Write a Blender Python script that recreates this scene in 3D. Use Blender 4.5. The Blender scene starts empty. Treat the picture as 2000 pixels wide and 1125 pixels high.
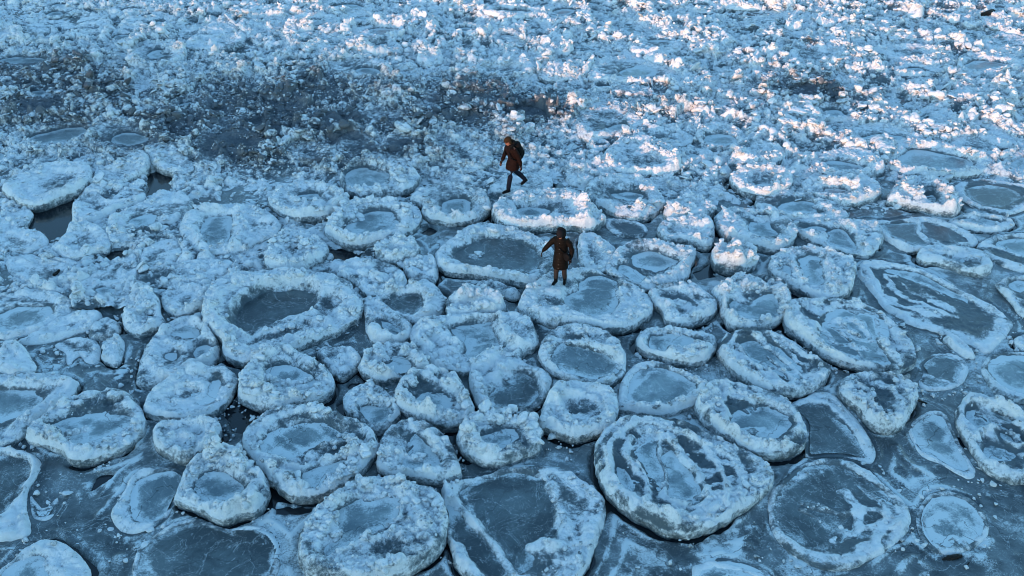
import bpy, bmesh, math, random
import numpy as np
from mathutils import Vector, Matrix

S = bpy.context.scene
COL = S.collection
R = math.radians

# ------------------------------------------------------------------ camera
CAM_H = 13.0
PITCH = R(33.0)                 # below the horizon
FPX = 1900.0                    # focal length in pixels of the 2000 px wide photo
cd = bpy.data.cameras.new('camera')
cam = bpy.data.objects.new('camera', cd)
COL.objects.link(cam)
cam.location = (0, 0, CAM_H)
cam.rotation_euler = (R(90) - PITCH, 0, 0)
cd.sensor_width = 36.0
cd.lens = 36.0 * FPX / 2000.0
cd.clip_start = 0.1
cd.clip_end = 6000.0
S.camera = cam

# ------------------------------------------------------------------ sky, sun, exposure
SUN_EL = R(4.0)
SUN_HEAD = R(35.0)              # the light travels this far clockwise from +Y
w = bpy.data.worlds.new('World')
S.world = w
w.use_nodes = True
nt = w.node_tree
nt.nodes.clear()
sky = nt.nodes.new('ShaderNodeTexSky')
sky.sky_type = 'NISHITA'
sky.sun_disc = False
sky.sun_elevation = SUN_EL
sky.sun_rotation = SUN_HEAD + math.pi
sky.air_density = 1.0
sky.dust_density = 0.3
sky.ozone_density = 2.2
bg = nt.nodes.new('ShaderNodeBackground')
bg.inputs['Strength'].default_value = 0.15
wo = nt.nodes.new('ShaderNodeOutputWorld')
tint = nt.nodes.new('ShaderNodeMix')            # clear arctic dusk: a cooler, greener sky blue
tint.data_type = 'RGBA'; tint.blend_type = 'MULTIPLY'; tint.inputs[0].default_value = 1.0
tint.inputs[7].default_value = (0.79, 0.97, 1.03, 1)
nt.links.new(sky.outputs[0], tint.inputs[6])
nt.links.new(tint.outputs[2], bg.inputs[0])
nt.links.new(bg.outputs[0], wo.inputs[0])

sl = bpy.data.lights.new('sun', 'SUN')
sl.energy = 0.78
sl.color = (1.0, 0.52, 0.32)
sl.angle = R(0.5)
sun = bpy.data.objects.new('sun', sl)
COL.objects.link(sun)
LDIR = Vector((math.sin(SUN_HEAD) * math.cos(SUN_EL), math.cos(SUN_HEAD) * math.cos(SUN_EL), -math.sin(SUN_EL)))
sun.rotation_euler = LDIR.to_track_quat('-Z', 'Y').to_euler()

S.view_settings.view_transform = 'Standard'
S.view_settings.look = 'None'
S.view_settings.exposure = 2.5
S.view_settings.gamma = 1.0
S.cycles.max_bounces = 6
S.cycles.diffuse_bounces = 1
S.cycles.glossy_bounces = 2
S.cycles.use_denoising = True
S.cycles.filter_width = 0.95

# ------------------------------------------------------------------ pixel -> ground helpers
CP, SP = math.cos(PITCH), math.sin(PITCH)
def ground(px, py, z=0.0):
    """points of the ground plane at height z seen at these photo pixels"""
    px = np.asarray(px, float); py = np.asarray(py, float)
    a = (px - 1000.0) / FPX; b = (562.5 - py) / FPX
    dx = a; dy = CP + b * SP; dz = -SP + b * CP
    t = (z - CAM_H) / dz
    return np.stack([dx * t, dy * t], -1)
TILE = {}
for r_, y0_ in (('A', 0), ('B', 370), ('C', 745)):
    for k_ in range(4): TILE[r_ + str(k_)] = (500 * k_, y0_, 2.96)
for k_ in range(5): TILE['D' + str(k_)] = (400 * k_, 0, 5.0)
def parse(tile, s):
    x0, y0, k = TILE[tile]
    if s.startswith('e '):
        v = [float(q) for q in s[2:].split()]
        cx, cy, rx, ry = v[:4]; rot = R(v[4]) if len(v) > 4 else 0.0
        t = np.linspace(0, 2 * math.pi, 28, endpoint=False)
        ex, ey = rx * np.cos(t), ry * np.sin(t)
        p = np.stack([cx + ex * math.cos(rot) - ey * math.sin(rot), cy + ex * math.sin(rot) + ey * math.cos(rot)], -1)
    else:
        p = np.array([[float(q) for q in w_.split(',')] for w_ in s.split()])
    return p / k + np.array([x0, y0])

# ------------------------------------------------------------------ noise (numpy)
def h2(ix, iy, seed):
    n = (ix.astype(np.int64) * 374761393 + iy.astype(np.int64) * 668265263 + seed * 1442695041) & 0xFFFFFFFF
    n = ((n ^ (n >> 13)) * 1274126177) & 0xFFFFFFFF
    n = ((n ^ (n >> 16)) * 2246822519) & 0xFFFFFFFF
    return ((n ^ (n >> 15)) & 0xFFFFFF).astype(np.float32) / 16777216.0
def vnoise(x, y, seed=0):
    ix = np.floor(x); iy = np.floor(y)
    fx = (x - ix); fy = (y - iy)
    fx = fx * fx * (3 - 2 * fx); fy = fy * fy * (3 - 2 * fy)
    a = h2(ix, iy, seed); b = h2(ix + 1, iy, seed); c = h2(ix, iy + 1, seed); d = h2(ix + 1, iy + 1, seed)
    return (a + (b - a) * fx) * (1 - fy) + (c + (d - c) * fx) * fy
def fbm(x, y, seed=0, oct=4):
    s = 0; a = 0.5; t = 0
    for k in range(oct):
        s = s + a * vnoise(x, y, seed + 17 * k); t += a
        x = x * 2.03 + 3.1; y = y * 2.03 + 7.7; a *= 0.5
    return s / t                        # 0..1, mean .5
def bumps(x, y, cell, seed, p=0.8):
    """highest of scattered rounded knobs, in metres"""
    x = x / cell; y = y / cell
    ix = np.floor(x); iy = np.floor(y)
    out = np.zeros_like(x)
    for dx in (-1, 0, 1):
        for dy in (-1, 0, 1):
            jx = ix + dx; jy = iy + dy
            cx = jx + h2(jx, jy, seed); cy = jy + h2(jx, jy, seed + 1)
            rr = h2(jx, jy, seed + 2)
            q = h2(jx, jy, seed + 3)
            rad = 0.36 + 0.5 * rr * rr
            el = 0.75 + 0.5 * q
            d2 = (((x - cx) * el) ** 2 + ((y - cy) / el) ** 2) / (rad * rad)
            hgt = np.sqrt(np.maximum(0, 1 - d2)) * rad * (0.55 + 0.6 * h2(jx, jy, seed + 4))
            out = np.maximum(out, np.where(q < p, hgt, 0))
    return out * cell
def sst(a, b, x):
    t = np.clip((x - a) / (b - a), 0, 1)
    return t * t * (3 - 2 * t)
def smooth_closed(P, n):
    """Catmull-Rom round a closed outline, resampled to n even steps"""
    P = np.asarray(P, float); m = len(P)
    out = []
    t = np.linspace(0, 1, 14, endpoint=False)[:, None]
    for i in range(m):
        p0, p1, p2, p3 = P[i - 1], P[i], P[(i + 1) % m], P[(i + 2) % m]
        out.append(0.5 * (2 * p1 + (p2 - p0) * t + (2 * p0 - 5 * p1 + 4 * p2 - p3) * t * t + (3 * p1 - p0 - 3 * p2 + p3) * t ** 3))
    Q = np.concatenate(out)
    return resample(Q, n, True)
def resample(Q, n, closed):
    if closed: Q = np.concatenate([Q, Q[:1]])
    L = np.concatenate([[0], np.cumsum(np.hypot(*np.diff(Q, axis=0).T))])
    s = np.linspace(0, L[-1], n, endpoint=not closed)
    return np.stack([np.interp(s, L, Q[:, 0]), np.interp(s, L, Q[:, 1])], -1)
def area_of(P):
    x, y = P[:, 0], P[:, 1]
    return 0.5 * np.sum(x * np.roll(y, -1) - np.roll(x, -1) * y)
def seg_dist(x, y, P, closed=True):
    out = np.full(x.shape, 1e9, np.float32)
    n = len(P)
    for i in range(n if closed else n - 1):
        ax, ay = P[i]; bx, by = P[(i + 1) % n]
        ex, ey = bx - ax, by - ay
        l2 = ex * ex + ey * ey + 1e-12
        t = np.clip(((x - ax) * ex + (y - ay) * ey) / l2, 0, 1)
        d = (x - ax - t * ex) ** 2 + (y - ay - t * ey) ** 2
        out = np.minimum(out, d)
    return np.sqrt(out)
def inside(x, y, P):
    c = np.zeros(x.shape, bool); n = len(P)
    for i in range(n):
        ax, ay = P[i]; bx, by = P[i - 1]
        if ay == by: continue
        hit = ((ay > y) != (by > y)) & (x < (bx - ax) * (y - ay) / (by - ay) + ax)
        c ^= hit
    return c
def sdist(x, y, P):
    d = seg_dist(x, y, P)
    return np.where(inside(x, y, P), -d, d)

# ------------------------------------------------------------------ mesh helper
def make_mesh(name, V, F, mat, parent=None, attrs=None, smooth=True, link=True, facets=False):
    """F: one face array or a list of them (quads and triangles)"""
    V = np.asarray(V, np.float32); Fs = [np.asarray(f, np.int32) for f in (F if isinstance(F, list) else [F]) if len(f)]
    me = bpy.data.meshes.new(name)
    me.vertices.add(len(V)); me.vertices.foreach_set('co', V.ravel())
    li = np.concatenate([f.ravel() for f in Fs]); st = []; b = 0
    for f in Fs:
        st.append(b + np.arange(0, f.size, f.shape[1])); b += f.size
    st = np.concatenate(st).astype(np.int32)
    me.loops.add(len(li)); me.loops.foreach_set('vertex_index', li)
    me.polygons.add(len(st)); me.polygons.foreach_set('loop_start', st)
    me.update(calc_edges=True)
    if smooth: me.polygons.foreach_set('use_smooth', np.concatenate([np.full(len(f), not (facets and f.shape[1] == 3)) for f in Fs]))
    for nm, val in (attrs or {}).items():
        q = me.attributes.new(nm, 'FLOAT', 'POINT'); q.data.foreach_set('value', np.asarray(val, np.float32))
    me.materials.append(mat)
    o = bpy.data.objects.new(name, me)
    if link: COL.objects.link(o)
    if parent: o.parent = parent
    return o
# knobs of frozen slush: a few irregular pebble shapes, stamped many times
NR = np.random.default_rng(5)
def pebble(sub, seed, cut=(.74, .95)):
    b = bmesh.new(); bmesh.ops.create_icosphere(b, subdivisions=sub, radius=1.0)
    v = np.array([q.co[:] for q in b.verts]); f = np.array([[q.index for q in t.verts] for t in b.faces]); b.free()
    r = np.random.default_rng(seed); d = np.ones(len(v))
    for k in range(7):
        w_ = r.normal(size=3) * (1.3 + 0.55 * k); d += 0.20 / (1 + 0.35 * k) * np.sin(v @ w_ + r.uniform(0, 6.28))
    for k in range(4):                      # broken facets
        w_ = r.normal(size=3); w_ /= np.linalg.norm(w_); c_ = r.uniform(*cut); h_ = v @ w_
        d = np.where(h_ * d > c_, c_ / np.maximum(h_, .2), d)
    return v * d[:, None], f
PEB1 = [pebble(2, 100 + k) for k in range(8)]      # 42 corners
PEBA = [pebble(2, 300 + k, (.50, .80)) for k in range(8)]   # sharper broken bits
PEB2 = [pebble(3, 200 + k) for k in range(8)]      # 162 corners
def stamp(P, rad, big, small=None):
    """pebbles at points P with radii rad -> vertices, triangles, index of pebble per vertex"""
    Vs, Fs, Id = [], [], []; nb = 0
    n = len(P); kind = NR.integers(0, 8, n)
    yaw = NR.uniform(0, 6.283, n); sx = NR.uniform(.75, 1.3, n); sz = NR.uniform(.6, 1.0, n); tl = NR.normal(0, .35, n)
    if small:                       # some of the broken bits are flat tilted shards
        sh = NR.random(n) < .28; sz = np.where(sh, NR.uniform(.22, .4, n), sz); sx = np.where(sh, sx * 1.45, sx); tl = np.where(sh, NR.normal(0, .7, n), tl)
    for lib, sel in ((PEB2, big), (small or PEB1, ~big)):
        for k in range(8):
            ix = np.nonzero(sel & (kind == k))[0]
            if not len(ix): continue
            v, f = lib[k]
            q = np.repeat(v[None], len(ix), 0).astype(np.float32)
            q[:, :, 0] *= sx[ix][:, None]; q[:, :, 2] *= sz[ix][:, None]
            ct, st_ = np.cos(tl[ix])[:, None], np.sin(tl[ix])[:, None]
            x_, z_ = q[:, :, 0] * ct - q[:, :, 2] * st_, q[:, :, 0] * st_ + q[:, :, 2] * ct
            c_, s_ = np.cos(yaw[ix])[:, None], np.sin(yaw[ix])[:, None]
            x2, y2 = x_ * c_ - q[:, :, 1] * s_, x_ * s_ + q[:, :, 1] * c_
            q = np.stack([x2, y2, z_], -1) * rad[ix][:, None, None] + P[ix][:, None, :]
            Vs.append(q.reshape(-1, 3)); Fs.append((f[None] + (nb + np.arange(len(ix)) * len(v))[:, None, None]).reshape(-1, 3))
            Id.append(np.repeat(ix, len(v))); nb += len(ix) * len(v)
    return np.concatenate(Vs), np.concatenate(Fs), np.concatenate(Id)
def tag(o, label=None, cat=None, group=None, kind=None):
    if label: o['label'] = label
    if cat: o['category'] = cat
    if group: o['group'] = group
    if kind: o['kind'] = kind
    return o

# ------------------------------------------------------------------ materials
class NT:
    def __init__(self, name):
        self.m = bpy.data.materials.new(name); self.m.use_nodes = True
        self.t = self.m.node_tree; self.t.nodes.clear()
        self.out = self.n('ShaderNodeOutputMaterial'); self.b = self.n('ShaderNodeBsdfPrincipled')
        self.l(self.b.outputs[0], self.out.inputs[0])
        g = self.n('ShaderNodeNewGeometry'); self.pos = g.outputs['Position']
    def n(self, t): return self.t.nodes.new(t)
    def l(self, a, b): self.t.links.new(a, b)
    def set(self, sock, v):
        if hasattr(v, 'is_linked'): self.l(v, sock)
        else: sock.default_value = v
    def noise(self, scale, detail=4, rough=0.55, dist=0.0, vec=None):
        n = self.n('ShaderNodeTexNoise'); n.inputs['Scale'].default_value = scale
        n.inputs['Detail'].default_value = detail; n.inputs['Roughness'].default_value = rough
        n.inputs['Distortion'].default_value = dist
        self.l(vec if vec is not None else self.pos, n.inputs['Vector']); return n.outputs['Fac']
    def math(self, op, a, b=0.0, c=0.0):
        n = self.n('ShaderNodeMath'); n.operation = op
        self.set(n.inputs[0], a); self.set(n.inputs[1], b); self.set(n.inputs[2], c); return n.outputs[0]
    def ramp(self, v, a, b, o0=0.0, o1=1.0):
        n = self.n('ShaderNodeMapRange'); n.interpolation_type = 'SMOOTHSTEP'
        self.set(n.inputs[0], v); self.set(n.inputs[1], a); self.set(n.inputs[2], b)
        n.inputs[3].default_value = o0; n.inputs[4].default_value = o1; return n.outputs[0]
    def mix(self, f, a, b):
        n = self.n('ShaderNodeMix'); n.data_type = 'RGBA'
        self.set(n.inputs[0], f)
        for s, v in ((n.inputs[6], a), (n.inputs[7], b)):
            if hasattr(v, 'is_linked'): self.l(v, s)
            else: s.default_value = (*v, 1)
        return n.outputs[2]
    def attr(self, nm):
        n = self.n('ShaderNodeAttribute'); n.attribute_name = nm; return n.outputs['Fac']
    def bump(self, h, strength, dist):
        n = self.n('ShaderNodeBump'); n.inputs['Strength'].default_value = strength; n.inputs['Distance'].default_value = dist
        self.l(h, n.inputs['Height']); self.l(n.outputs[0], self.b.inputs['Normal'])


DIRT_SHADE = (0.022, 0.027, 0.034)  # sediment black, bluer and darker to paint in the far band's shade
def snow_material():
    t = NT('frosted_ice')
    fr, di = t.attr('frost'), t.attr('dirt')
    n1 = t.noise(5.0, 8, 0.68, 0.3); n2 = t.noise(20.0, 5, 0.7); n3 = t.noise(70.0, 3, 0.7)
    v = t.math('ADD', fr, t.math('MULTIPLY', t.math('SUBTRACT', n1, 0.5), 1.5))
    v = t.math('ADD', v, t.math('MULTIPLY', t.math('SUBTRACT', n2, 0.5), 1.0))
    v = t.math('ADD', v, t.math('MULTIPLY', t.math('SUBTRACT', n3, 0.5), 0.5))
    f = t.ramp(v, 0.24, 0.88)
    ice = t.mix(t.noise(2.3, 3), (0.060, 0.080, 0.092), (0.16, 0.205, 0.225))
    snow = t.mix(t.ramp(n1, 0.3, 0.7), (0.74, 0.78, 0.80), (0.93, 0.94, 0.94))
    c = t.mix(f, ice, snow)
    dn = t.ramp(t.math('ADD', di, t.math('MULTIPLY', t.math('SUBTRACT', t.noise(7.0, 6, 0.68), 0.5), 1.9)), 0.12, 0.70)
    c = t.mix(t.math('MULTIPLY', dn, 0.9), c, t.mix(n2, DIRT_SHADE, (0.11, 0.132, 0.158)))
    t.l(c, t.b.inputs['Base Color'])
    t.l(t.ramp(f, 0, 1, 0.40, 0.85), t.b.inputs['Roughness'])
    t.b.inputs['Specular IOR Level'].default_value = 0.3
    t.bump(t.math('ADD', t.math('MULTIPLY', n2, 0.8), t.math('MULTIPLY', n3, 0.5)), 1.0, 0.04)
    return t.m
def glaze_material(name, dark, light, frost_lo, frost_hi, rough=(0.28, 0.8), scale=1.0, frost=(0.60, 0.655, 0.665)):
    """smooth dark ice with a partial dusting of frost"""
    t = NT(name)
    a = t.noise(0.75 * scale, 5, 0.6, 0.8); b = t.noise(3.0 * scale, 8, 0.7, 0.5); c = t.noise(30.0, 5, 0.75); d = t.noise(95.0, 2, 0.7)
    base = t.mix(t.ramp(t.math('ADD', t.math('MULTIPLY', a, 0.65), t.math('MULTIPLY', b, 0.35)), 0.40, 0.62), dark, light)
    v = t.math('ADD', t.math('MULTIPLY', a, 0.5), t.math('MULTIPLY', b, 0.5))
    v = t.math('ADD', v, t.math('MULTIPLY', t.math('SUBTRACT', c, 0.5), 0.40))
    v = t.math('ADD', v, t.math('MULTIPLY', t.math('SUBTRACT', d, 0.5), 0.16))
    v = t.math('ADD', v, t.attr('frost'))
    f = t.ramp(v, frost_lo, frost_hi)
    vn = t.math('ABSOLUTE', t.math('SUBTRACT', t.noise(1.1 * scale, 5, 0.6, 1.2), 0.5)); vm = t.math('ABSOLUTE', t.math('SUBTRACT', t.noise(2.7 * scale, 5, 0.62, 0.9), 0.5))
    vein = t.math('MAXIMUM', t.ramp(vn, 0.0, 0.011, 0.55, 0.0), t.ramp(vm, 0.0, 0.010, 0.34, 0.0))
    vein = t.math('MULTIPLY', vein, t.ramp(c, 0.35, 0.6))
    crack = t.ramp(t.math('ABSOLUTE', t.math('SUBTRACT', t.noise(0.62 * scale, 4, 0.5, 0.4), 0.47)), 0.0, 0.0035, 0.75, 0.0)
    speck = t.ramp(t.math('ADD', t.math('MULTIPLY', c, 0.45), t.math('MULTIPLY', d, 0.55)), 0.57, 0.70, 0, 0.55)
    f = t.math('MAXIMUM', t.math('MAXIMUM', f, speck), vein)
    col = t.mix(crack, t.mix(f, base, frost), (0.02, 0.028, 0.032))
    col = t.mix(t.math('MULTIPLY', t.attr('dirt'), t.ramp(b, 0.3, 0.6, 0.5, 1.0)), col, (0.05, 0.045, 0.043))
    t.l(col, t.b.inputs['Base Color'])
    t.l(t.ramp(f, 0, 1, rough[0], rough[1]), t.b.inputs['Roughness'])
    t.b.inputs['Specular IOR Level'].default_value = 0.4
    t.bump(t.math('ADD', t.math('MULTIPLY', b, 0.5), t.math('MULTIPLY', c, 0.4)), 0.4, 0.03)
    return t.m
def plain(name, col, rough=0.7, scale=30.0, var=0.35, bump=0.3, dist=0.004, spec=0.12):
    t = NT(name)
    n = t.noise(scale, 4, 0.6)
    lo = tuple(c * (1 - var) for c in col); hi = tuple(min(1, c * (1 + var)) for c in col)
    t.l(t.mix(n, lo, hi), t.b.inputs['Base Color'])
    t.b.inputs['Roughness'].default_value = rough
    t.b.inputs['Specular IOR Level'].default_value = spec
    t.bump(n, bump, dist)
    return t.m
M_SNOW = snow_material()
M_POOL = glaze_material('pool_ice', (0.11, 0.155, 0.175), (0.27, 0.335, 0.345), 0.50, 0.68)
M_DARKPOOL = glaze_material('dark_pool_ice', (0.04, 0.055, 0.062), (0.11, 0.145, 0.155), 0.60, 0.78)
M_SEA = glaze_material('sea_ice', (0.042, 0.056, 0.064), (0.17, 0.205, 0.215), 0.525, 0.69, scale=0.8)
M_WATER = plain('open_water', (0.012, 0.016, 0.02), 0.12, 3.0, 0.3, 0.1, 0.01, 0.4)
M_SHADE_BANK = plain('shade_bank_soil', (0.12, 0.10, 0.08), 0.9, 1.0, 0.4, 0.4, 0.2)  # soil of the unseen bank added to block the sun
M_WOOD = plain('wet_driftwood', (0.018, 0.016, 0.014), 0.6, 40.0, 0.5)

# ------------------------------------------------------------------ the floes read off the photograph
FL = []
def F(tile, H, label, outline, pools=(), ridges=(), **o):
    FL.append(dict(tile=tile, H=H, label=label, outline=outline, pools=list(pools), ridges=list(ridges), **o))
RINGS = 'pancake ice floes packed across the frozen sea'
# --- foreground
F('C2', .36, 'largest white pancake floe in the foreground, crossed by long wavy snow ridges',
  '480,400 510,330 580,270 700,215 860,215 1000,250 1180,330 1300,385 1440,455 1505,520 1490,610 1400,690 1280,775 1150,845 1010,878 880,855 760,800 640,725 550,640 500,560',
  ['720,350 800,300 860,310 850,440 880,520 850,570 790,520 720,430', '870,430 960,400 980,480 1040,560 1100,640 1080,690 1000,690 910,640 870,580', '600,490 650,520 700,600 690,640 630,590'],
  [('690,320 640,420 690,490 770,560 790,650 755,720 850,775 960,820', .06, .10), ('860,300 850,430 890,510 890,600 870,660 960,715 1060,730', .055, .11),
   ('930,340 1000,440 1080,530 1115,610 1140,680 1080,730', .08, .11), ('1000,300 1130,380 1200,480 1250,600 1230,700', .05, .08), ('740,280 900,270 1080,340 1290,430 1340,560 1300,680', .07, .08),
   ('540,400 560,520 640,640 780,750 960,810 1150,780', .06, .05), ('720,480 760,520 800,600', .04, .07)], rim=.30, lump=.55, frost=.42, swirl=1.0, ref='the largest wavy floe')
F('C1', .36, 'big rounded floe with a curved snow fin across its sunken grey middle',
  '-75,350 -50,290 0,240 100,185 220,160 330,155 430,180 520,220 620,260 690,320 712,380 690,430 630,500 560,560 470,615 380,660 280,675 200,660 110,600 40,530 -20,450 -60,400',
  ['40,350 120,290 230,250 350,240 440,270 510,330 400,350 300,390 200,420 110,415 50,400', '285,530 380,490 480,450 515,458 490,500 400,550 370,600 310,590'],
  [('585,360 560,410 480,430 350,470 270,500 180,480 120,450', .07, .13), ('500,300 560,350', .05, .06), ('90,440 60,470 150,540 250,620', .16, .05)], rim=.26, lump=.8, frost=.5, ref='the floe with the curved snow fin')
F('C1', .42, 'big snowy floe at the bottom edge, round knobs heaped on its right rim',
  '245,920 280,860 330,790 420,710 500,640 580,590 680,562 800,580 920,610 1020,630 1080,700 1100,780 1095,860 1080,940 1020,1000 920,1070 800,1130 620,1160 440,1150 300,1110 255,1020',
  ['480,760 560,700 640,710 720,690 800,690 840,740 800,800 700,850 600,900 480,980 410,1000 400,960 460,850'],
  [('640,930 720,900 800,860 880,850', .14, .10), ('870,620 900,680 930,760 980,830', .12, .13), ('850,680 830,790 700,860 560,950 430,1010', .04, .06), ('440,800 460,880 400,900', .1, .08)], rim=.34, lump=1.0, frost=.55, ref='the knobbly floe at the bottom edge')
F('C1', .16, 'low dark floe at the bottom edge, a straight snow ridge slanting along its left',
  '1080,610 1180,580 1300,540 1420,510 1560,490 1700,500 1800,520 1900,570 1990,640 2020,700 2010,800 1970,920 1920,1040 1860,1150 1700,1230 1480,1240 1300,1200 1180,1090 1120,960 1090,800',
  ['1200,640 1350,560 1540,540 1690,600 1720,700 1760,800 1700,900 1620,960 1560,1080 1480,1120 1400,1000 1300,860 1200,720', '1110,720 1150,740 1260,860 1360,980 1440,1100 1380,1140 1280,1060 1170,940 1120,830'],
  [('1090,620 1170,705 1280,830 1380,950 1470,1070 1510,1150', .09, .17), ('1700,600 1740,680 1760,780 1790,860', .12, .14), ('1600,950 1660,920 1720,960', .1, .18), ('1180,950 1220,1060', .12, .08)], rim=.25, lump=.8, frost=.45, pf=.55, dark=1, ref='the low dark floe with the straight ridge')
F('C1', .36, 'teardrop shaped floe with a pointed right corner, touching the knobbly floe at the bottom',
  '700,470 710,420 725,340 780,280 860,235 920,228 1010,260 1080,310 1130,380 1160,450 1188,520 1170,545 1110,565 1030,578 940,560 820,550 740,520 705,495',
  ['860,440 930,390 905,330 960,300 1000,370 1060,430 1070,480 1000,505 900,500 850,480'],
  [('840,410 880,430 950,440', .05, .08), ('960,520 1000,530', .09, .1), ('900,260 960,300 1040,360 1080,440', .07, .07)], rim=.3, lump=.85, frost=.55, ref='the teardrop floe')
F('C1', .40, 'small round floe ringed with fat white knobs round a sunken centre',
  '1165,340 1175,290 1220,230 1300,190 1400,170 1500,160 1560,170 1620,230 1640,300 1640,380 1590,420 1490,450 1390,470 1310,465 1240,430 1190,390',
  ['1300,320 1370,300 1460,280 1500,320 1470,360 1420,385 1350,390 1310,365'], [('1230,280 1260,340 1320,400', .09, .12), ('1250,240 1400,210 1540,240', .08, .08)], rim=.3, lump=1.35, frost=.6, ref='the fat knobbed ring floe')
F('C1', .38, 'round floe whose speckled middle is strewn with ice lumps, above the teardrop floe',
  '800,110 810,60 850,0 920,-40 1010,-50 1110,-40 1180,0 1220,80 1255,150 1245,200 1200,235 1130,255 1060,245 960,220 890,185 830,150',
  ['930,100 1000,70 1080,90 1090,140 1020,170 950,150'], [('890,150 980,170 1020,200', .1, .1), ('1080,10 1190,70 1210,150', .1, .06)], rim=.32, lump=1.3, frost=.5, ref='the lump strewn floe')
F('C1', .28, 'smallest round floe of the front cluster, right of the fin floe, with a grey hollow',
  '505,130 520,80 580,35 660,25 730,50 790,100 830,175 815,215 770,255 710,290 650,275 590,220 530,185',
  ['610,170 680,140 760,140 790,185 760,230 700,250 640,225'], [('590,110 640,90 720,110', .09, .12)], rim=.24, lump=1.0, frost=.5, ref='the smallest front floe')
F('C1', .36, 'tilted floe with pinkish sunlit lumps on its near rim, over a black gap',
  '-100,80 -90,0 -20,-80 60,-150 160,-170 280,-150 380,-90 440,-20 450,40 410,80 330,115 220,130 150,160 90,170 0,140 -70,110',
  ['60,-60 160,-90 280,-60 330,0 220,15 120,0'], [('-60,60 40,60 120,110 250,90 380,60', .1, .1), ('80,-20 200,0 300,-20', .07, .07)], rim=.3, lump=1.1, frost=.62, ref='the tilted floe over the black gap')
F('C0', .32, 'egg shaped ring floe with a pointed left tip near the left edge',
  '155,335 210,270 300,190 400,130 520,90 660,60 730,70 790,130 835,200 838,250 800,320 720,380 600,430 480,465 410,450 350,405 250,370',
  ['290,260 370,225 500,190 600,200 720,205 750,240 690,290 560,340 470,365 380,340 330,290'], [('300,320 400,390 540,400 680,320 780,230', .1, .06), ('370,330 420,290 500,270', .06, .05)], rim=.3, lump=1.0, frost=.5, ref='the egg shaped ring floe')
F('C0', .34, 'five cornered floe with a frosted grey middle and pointed front corner',
  '1015,690 1030,640 1060,560 1090,490 1180,430 1260,410 1340,390 1400,410 1470,500 1540,560 1555,640 1530,700 1480,760 1400,775 1300,805 1220,780 1100,720',
  ['1130,600 1180,550 1290,520 1380,570 1420,620 1360,680 1270,695 1200,700 1150,640'], [('1250,430 1350,440 1400,520', .1, .1), ('1060,660 1200,740 1320,760 1460,700', .1, .06)], rim=.34, lump=1.0, frost=.55, ref='the five cornered floe')
F('C0', .34, 'small round floe heaped with snow lumps, just above the five cornered floe',
  '885,290 930,260 1030,240 1150,228 1250,240 1280,270 1270,310 1220,370 1150,415 1070,455 1000,435 920,390 890,345', [],
  [('980,320 1030,290 1110,320 1080,345', .09, .14), ('1150,400 1250,310', .07, .07)], rim=.2, lump=.8, frost=.75, ref='the small heaped floe')
F('C0', .30, 'snow filled floe with an inward spiralling bank, left of the tilted floe',
  '835,165 860,100 920,50 1000,0 1080,-60 1250,-70 1340,-50 1375,0 1355,50 1310,120 1230,185 1120,212 1000,215 900,205 850,185',
  ['1150,60 1210,30 1240,0 1265,20 1230,80 1170,110'], [('930,70 1060,20 1180,20 1190,60 1100,110 960,110', .1, .08), ('880,180 1050,190 1200,160 1320,60', .08, .06)], rim=.24, lump=.7, frost=.8, ref='the spiral snow floe')
F('C0', .09, 'flat half ring floe with thin snow lip, in grey ice beside the five cornered floe',
  '640,760 680,690 720,620 760,540 820,505 900,505 1000,500 1070,530 1060,600 1020,680 990,740 960,790 880,840 800,870 720,870 660,820',
  ['780,600 850,550 950,520 1060,530 1040,640 990,730 940,800 900,815 820,800 760,720'], [('860,510 770,560 730,650 690,720 650,780', .06, .06), ('690,790 760,830 880,810 980,740', .06, .06), ('640,770 700,860', .05, .04)], rim=.16, lump=.5, frost=.5, pf=.5, ref='the flat half ring floe')
F('C0', .05, 'broad thin frosted plate at the bottom edge below the five cornered floe',
  '800,960 860,910 960,840 1040,810 1150,790 1300,850 1450,830 1560,860 1620,960 1600,1100 1500,1200 1200,1280 900,1250 770,1130',
  ['860,960 960,880 1060,850 1150,830 1300,880 1450,870 1540,890 1580,970 1550,1100 1450,1160 1200,1240 920,1200 810,1100'], [('830,950 960,850', .06, .04), ('800,1000 790,1100', .05, .03)], rim=.12, lump=.35, frost=.4, pf=.7, dark=1)
F('C0', .10, 'long low floe cut by the left edge with a snow band along its right side',
  '-200,440 -60,400 60,390 160,410 220,440 235,500 195,570 160,640 150,720 170,800 170,870 120,900 0,920 -150,900 -250,700',
  ['-190,500 -50,440 80,430 165,480 140,570 90,650 40,730 -50,780 -180,720'], [('60,400 180,440 205,500 170,580 120,680', .07, .06), ('20,790 120,830 60,870', .14, .05)], rim=.2, lump=.6, frost=.5, pf=.55, dark=1, ref='the long low floe at the left edge')
F('C0', .05, 'small teardrop shaped thin ring between the long left floe and grey sea ice',
  '175,660 200,690 240,730 300,710 330,670 335,720 290,790 230,800 185,770', ['195,690 240,740 300,715 315,720 280,760 230,770 205,740'], [('180,665 200,700 240,735 300,715 330,675', .03, .04)], rim=.08, lump=.3, frost=.6, pf=.5)
F('C0', .13, 'grey and white marbled floe in the bottom left corner',
  '-20,1110 60,1040 150,960 260,915 360,930 450,990 510,1060 520,1130 450,1220 300,1280 120,1280 0,1220',
  ['30,1110 150,1020 270,1010 300,1060 250,1090 290,1130 200,1180 80,1180'], [('290,1040 320,1100 400,1130', .13, .08), ('60,1080 200,960 340,950 460,1040', .09, .05)], rim=.25, lump=.8, frost=.5, pf=.5, ref='the marbled corner floe')
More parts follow.
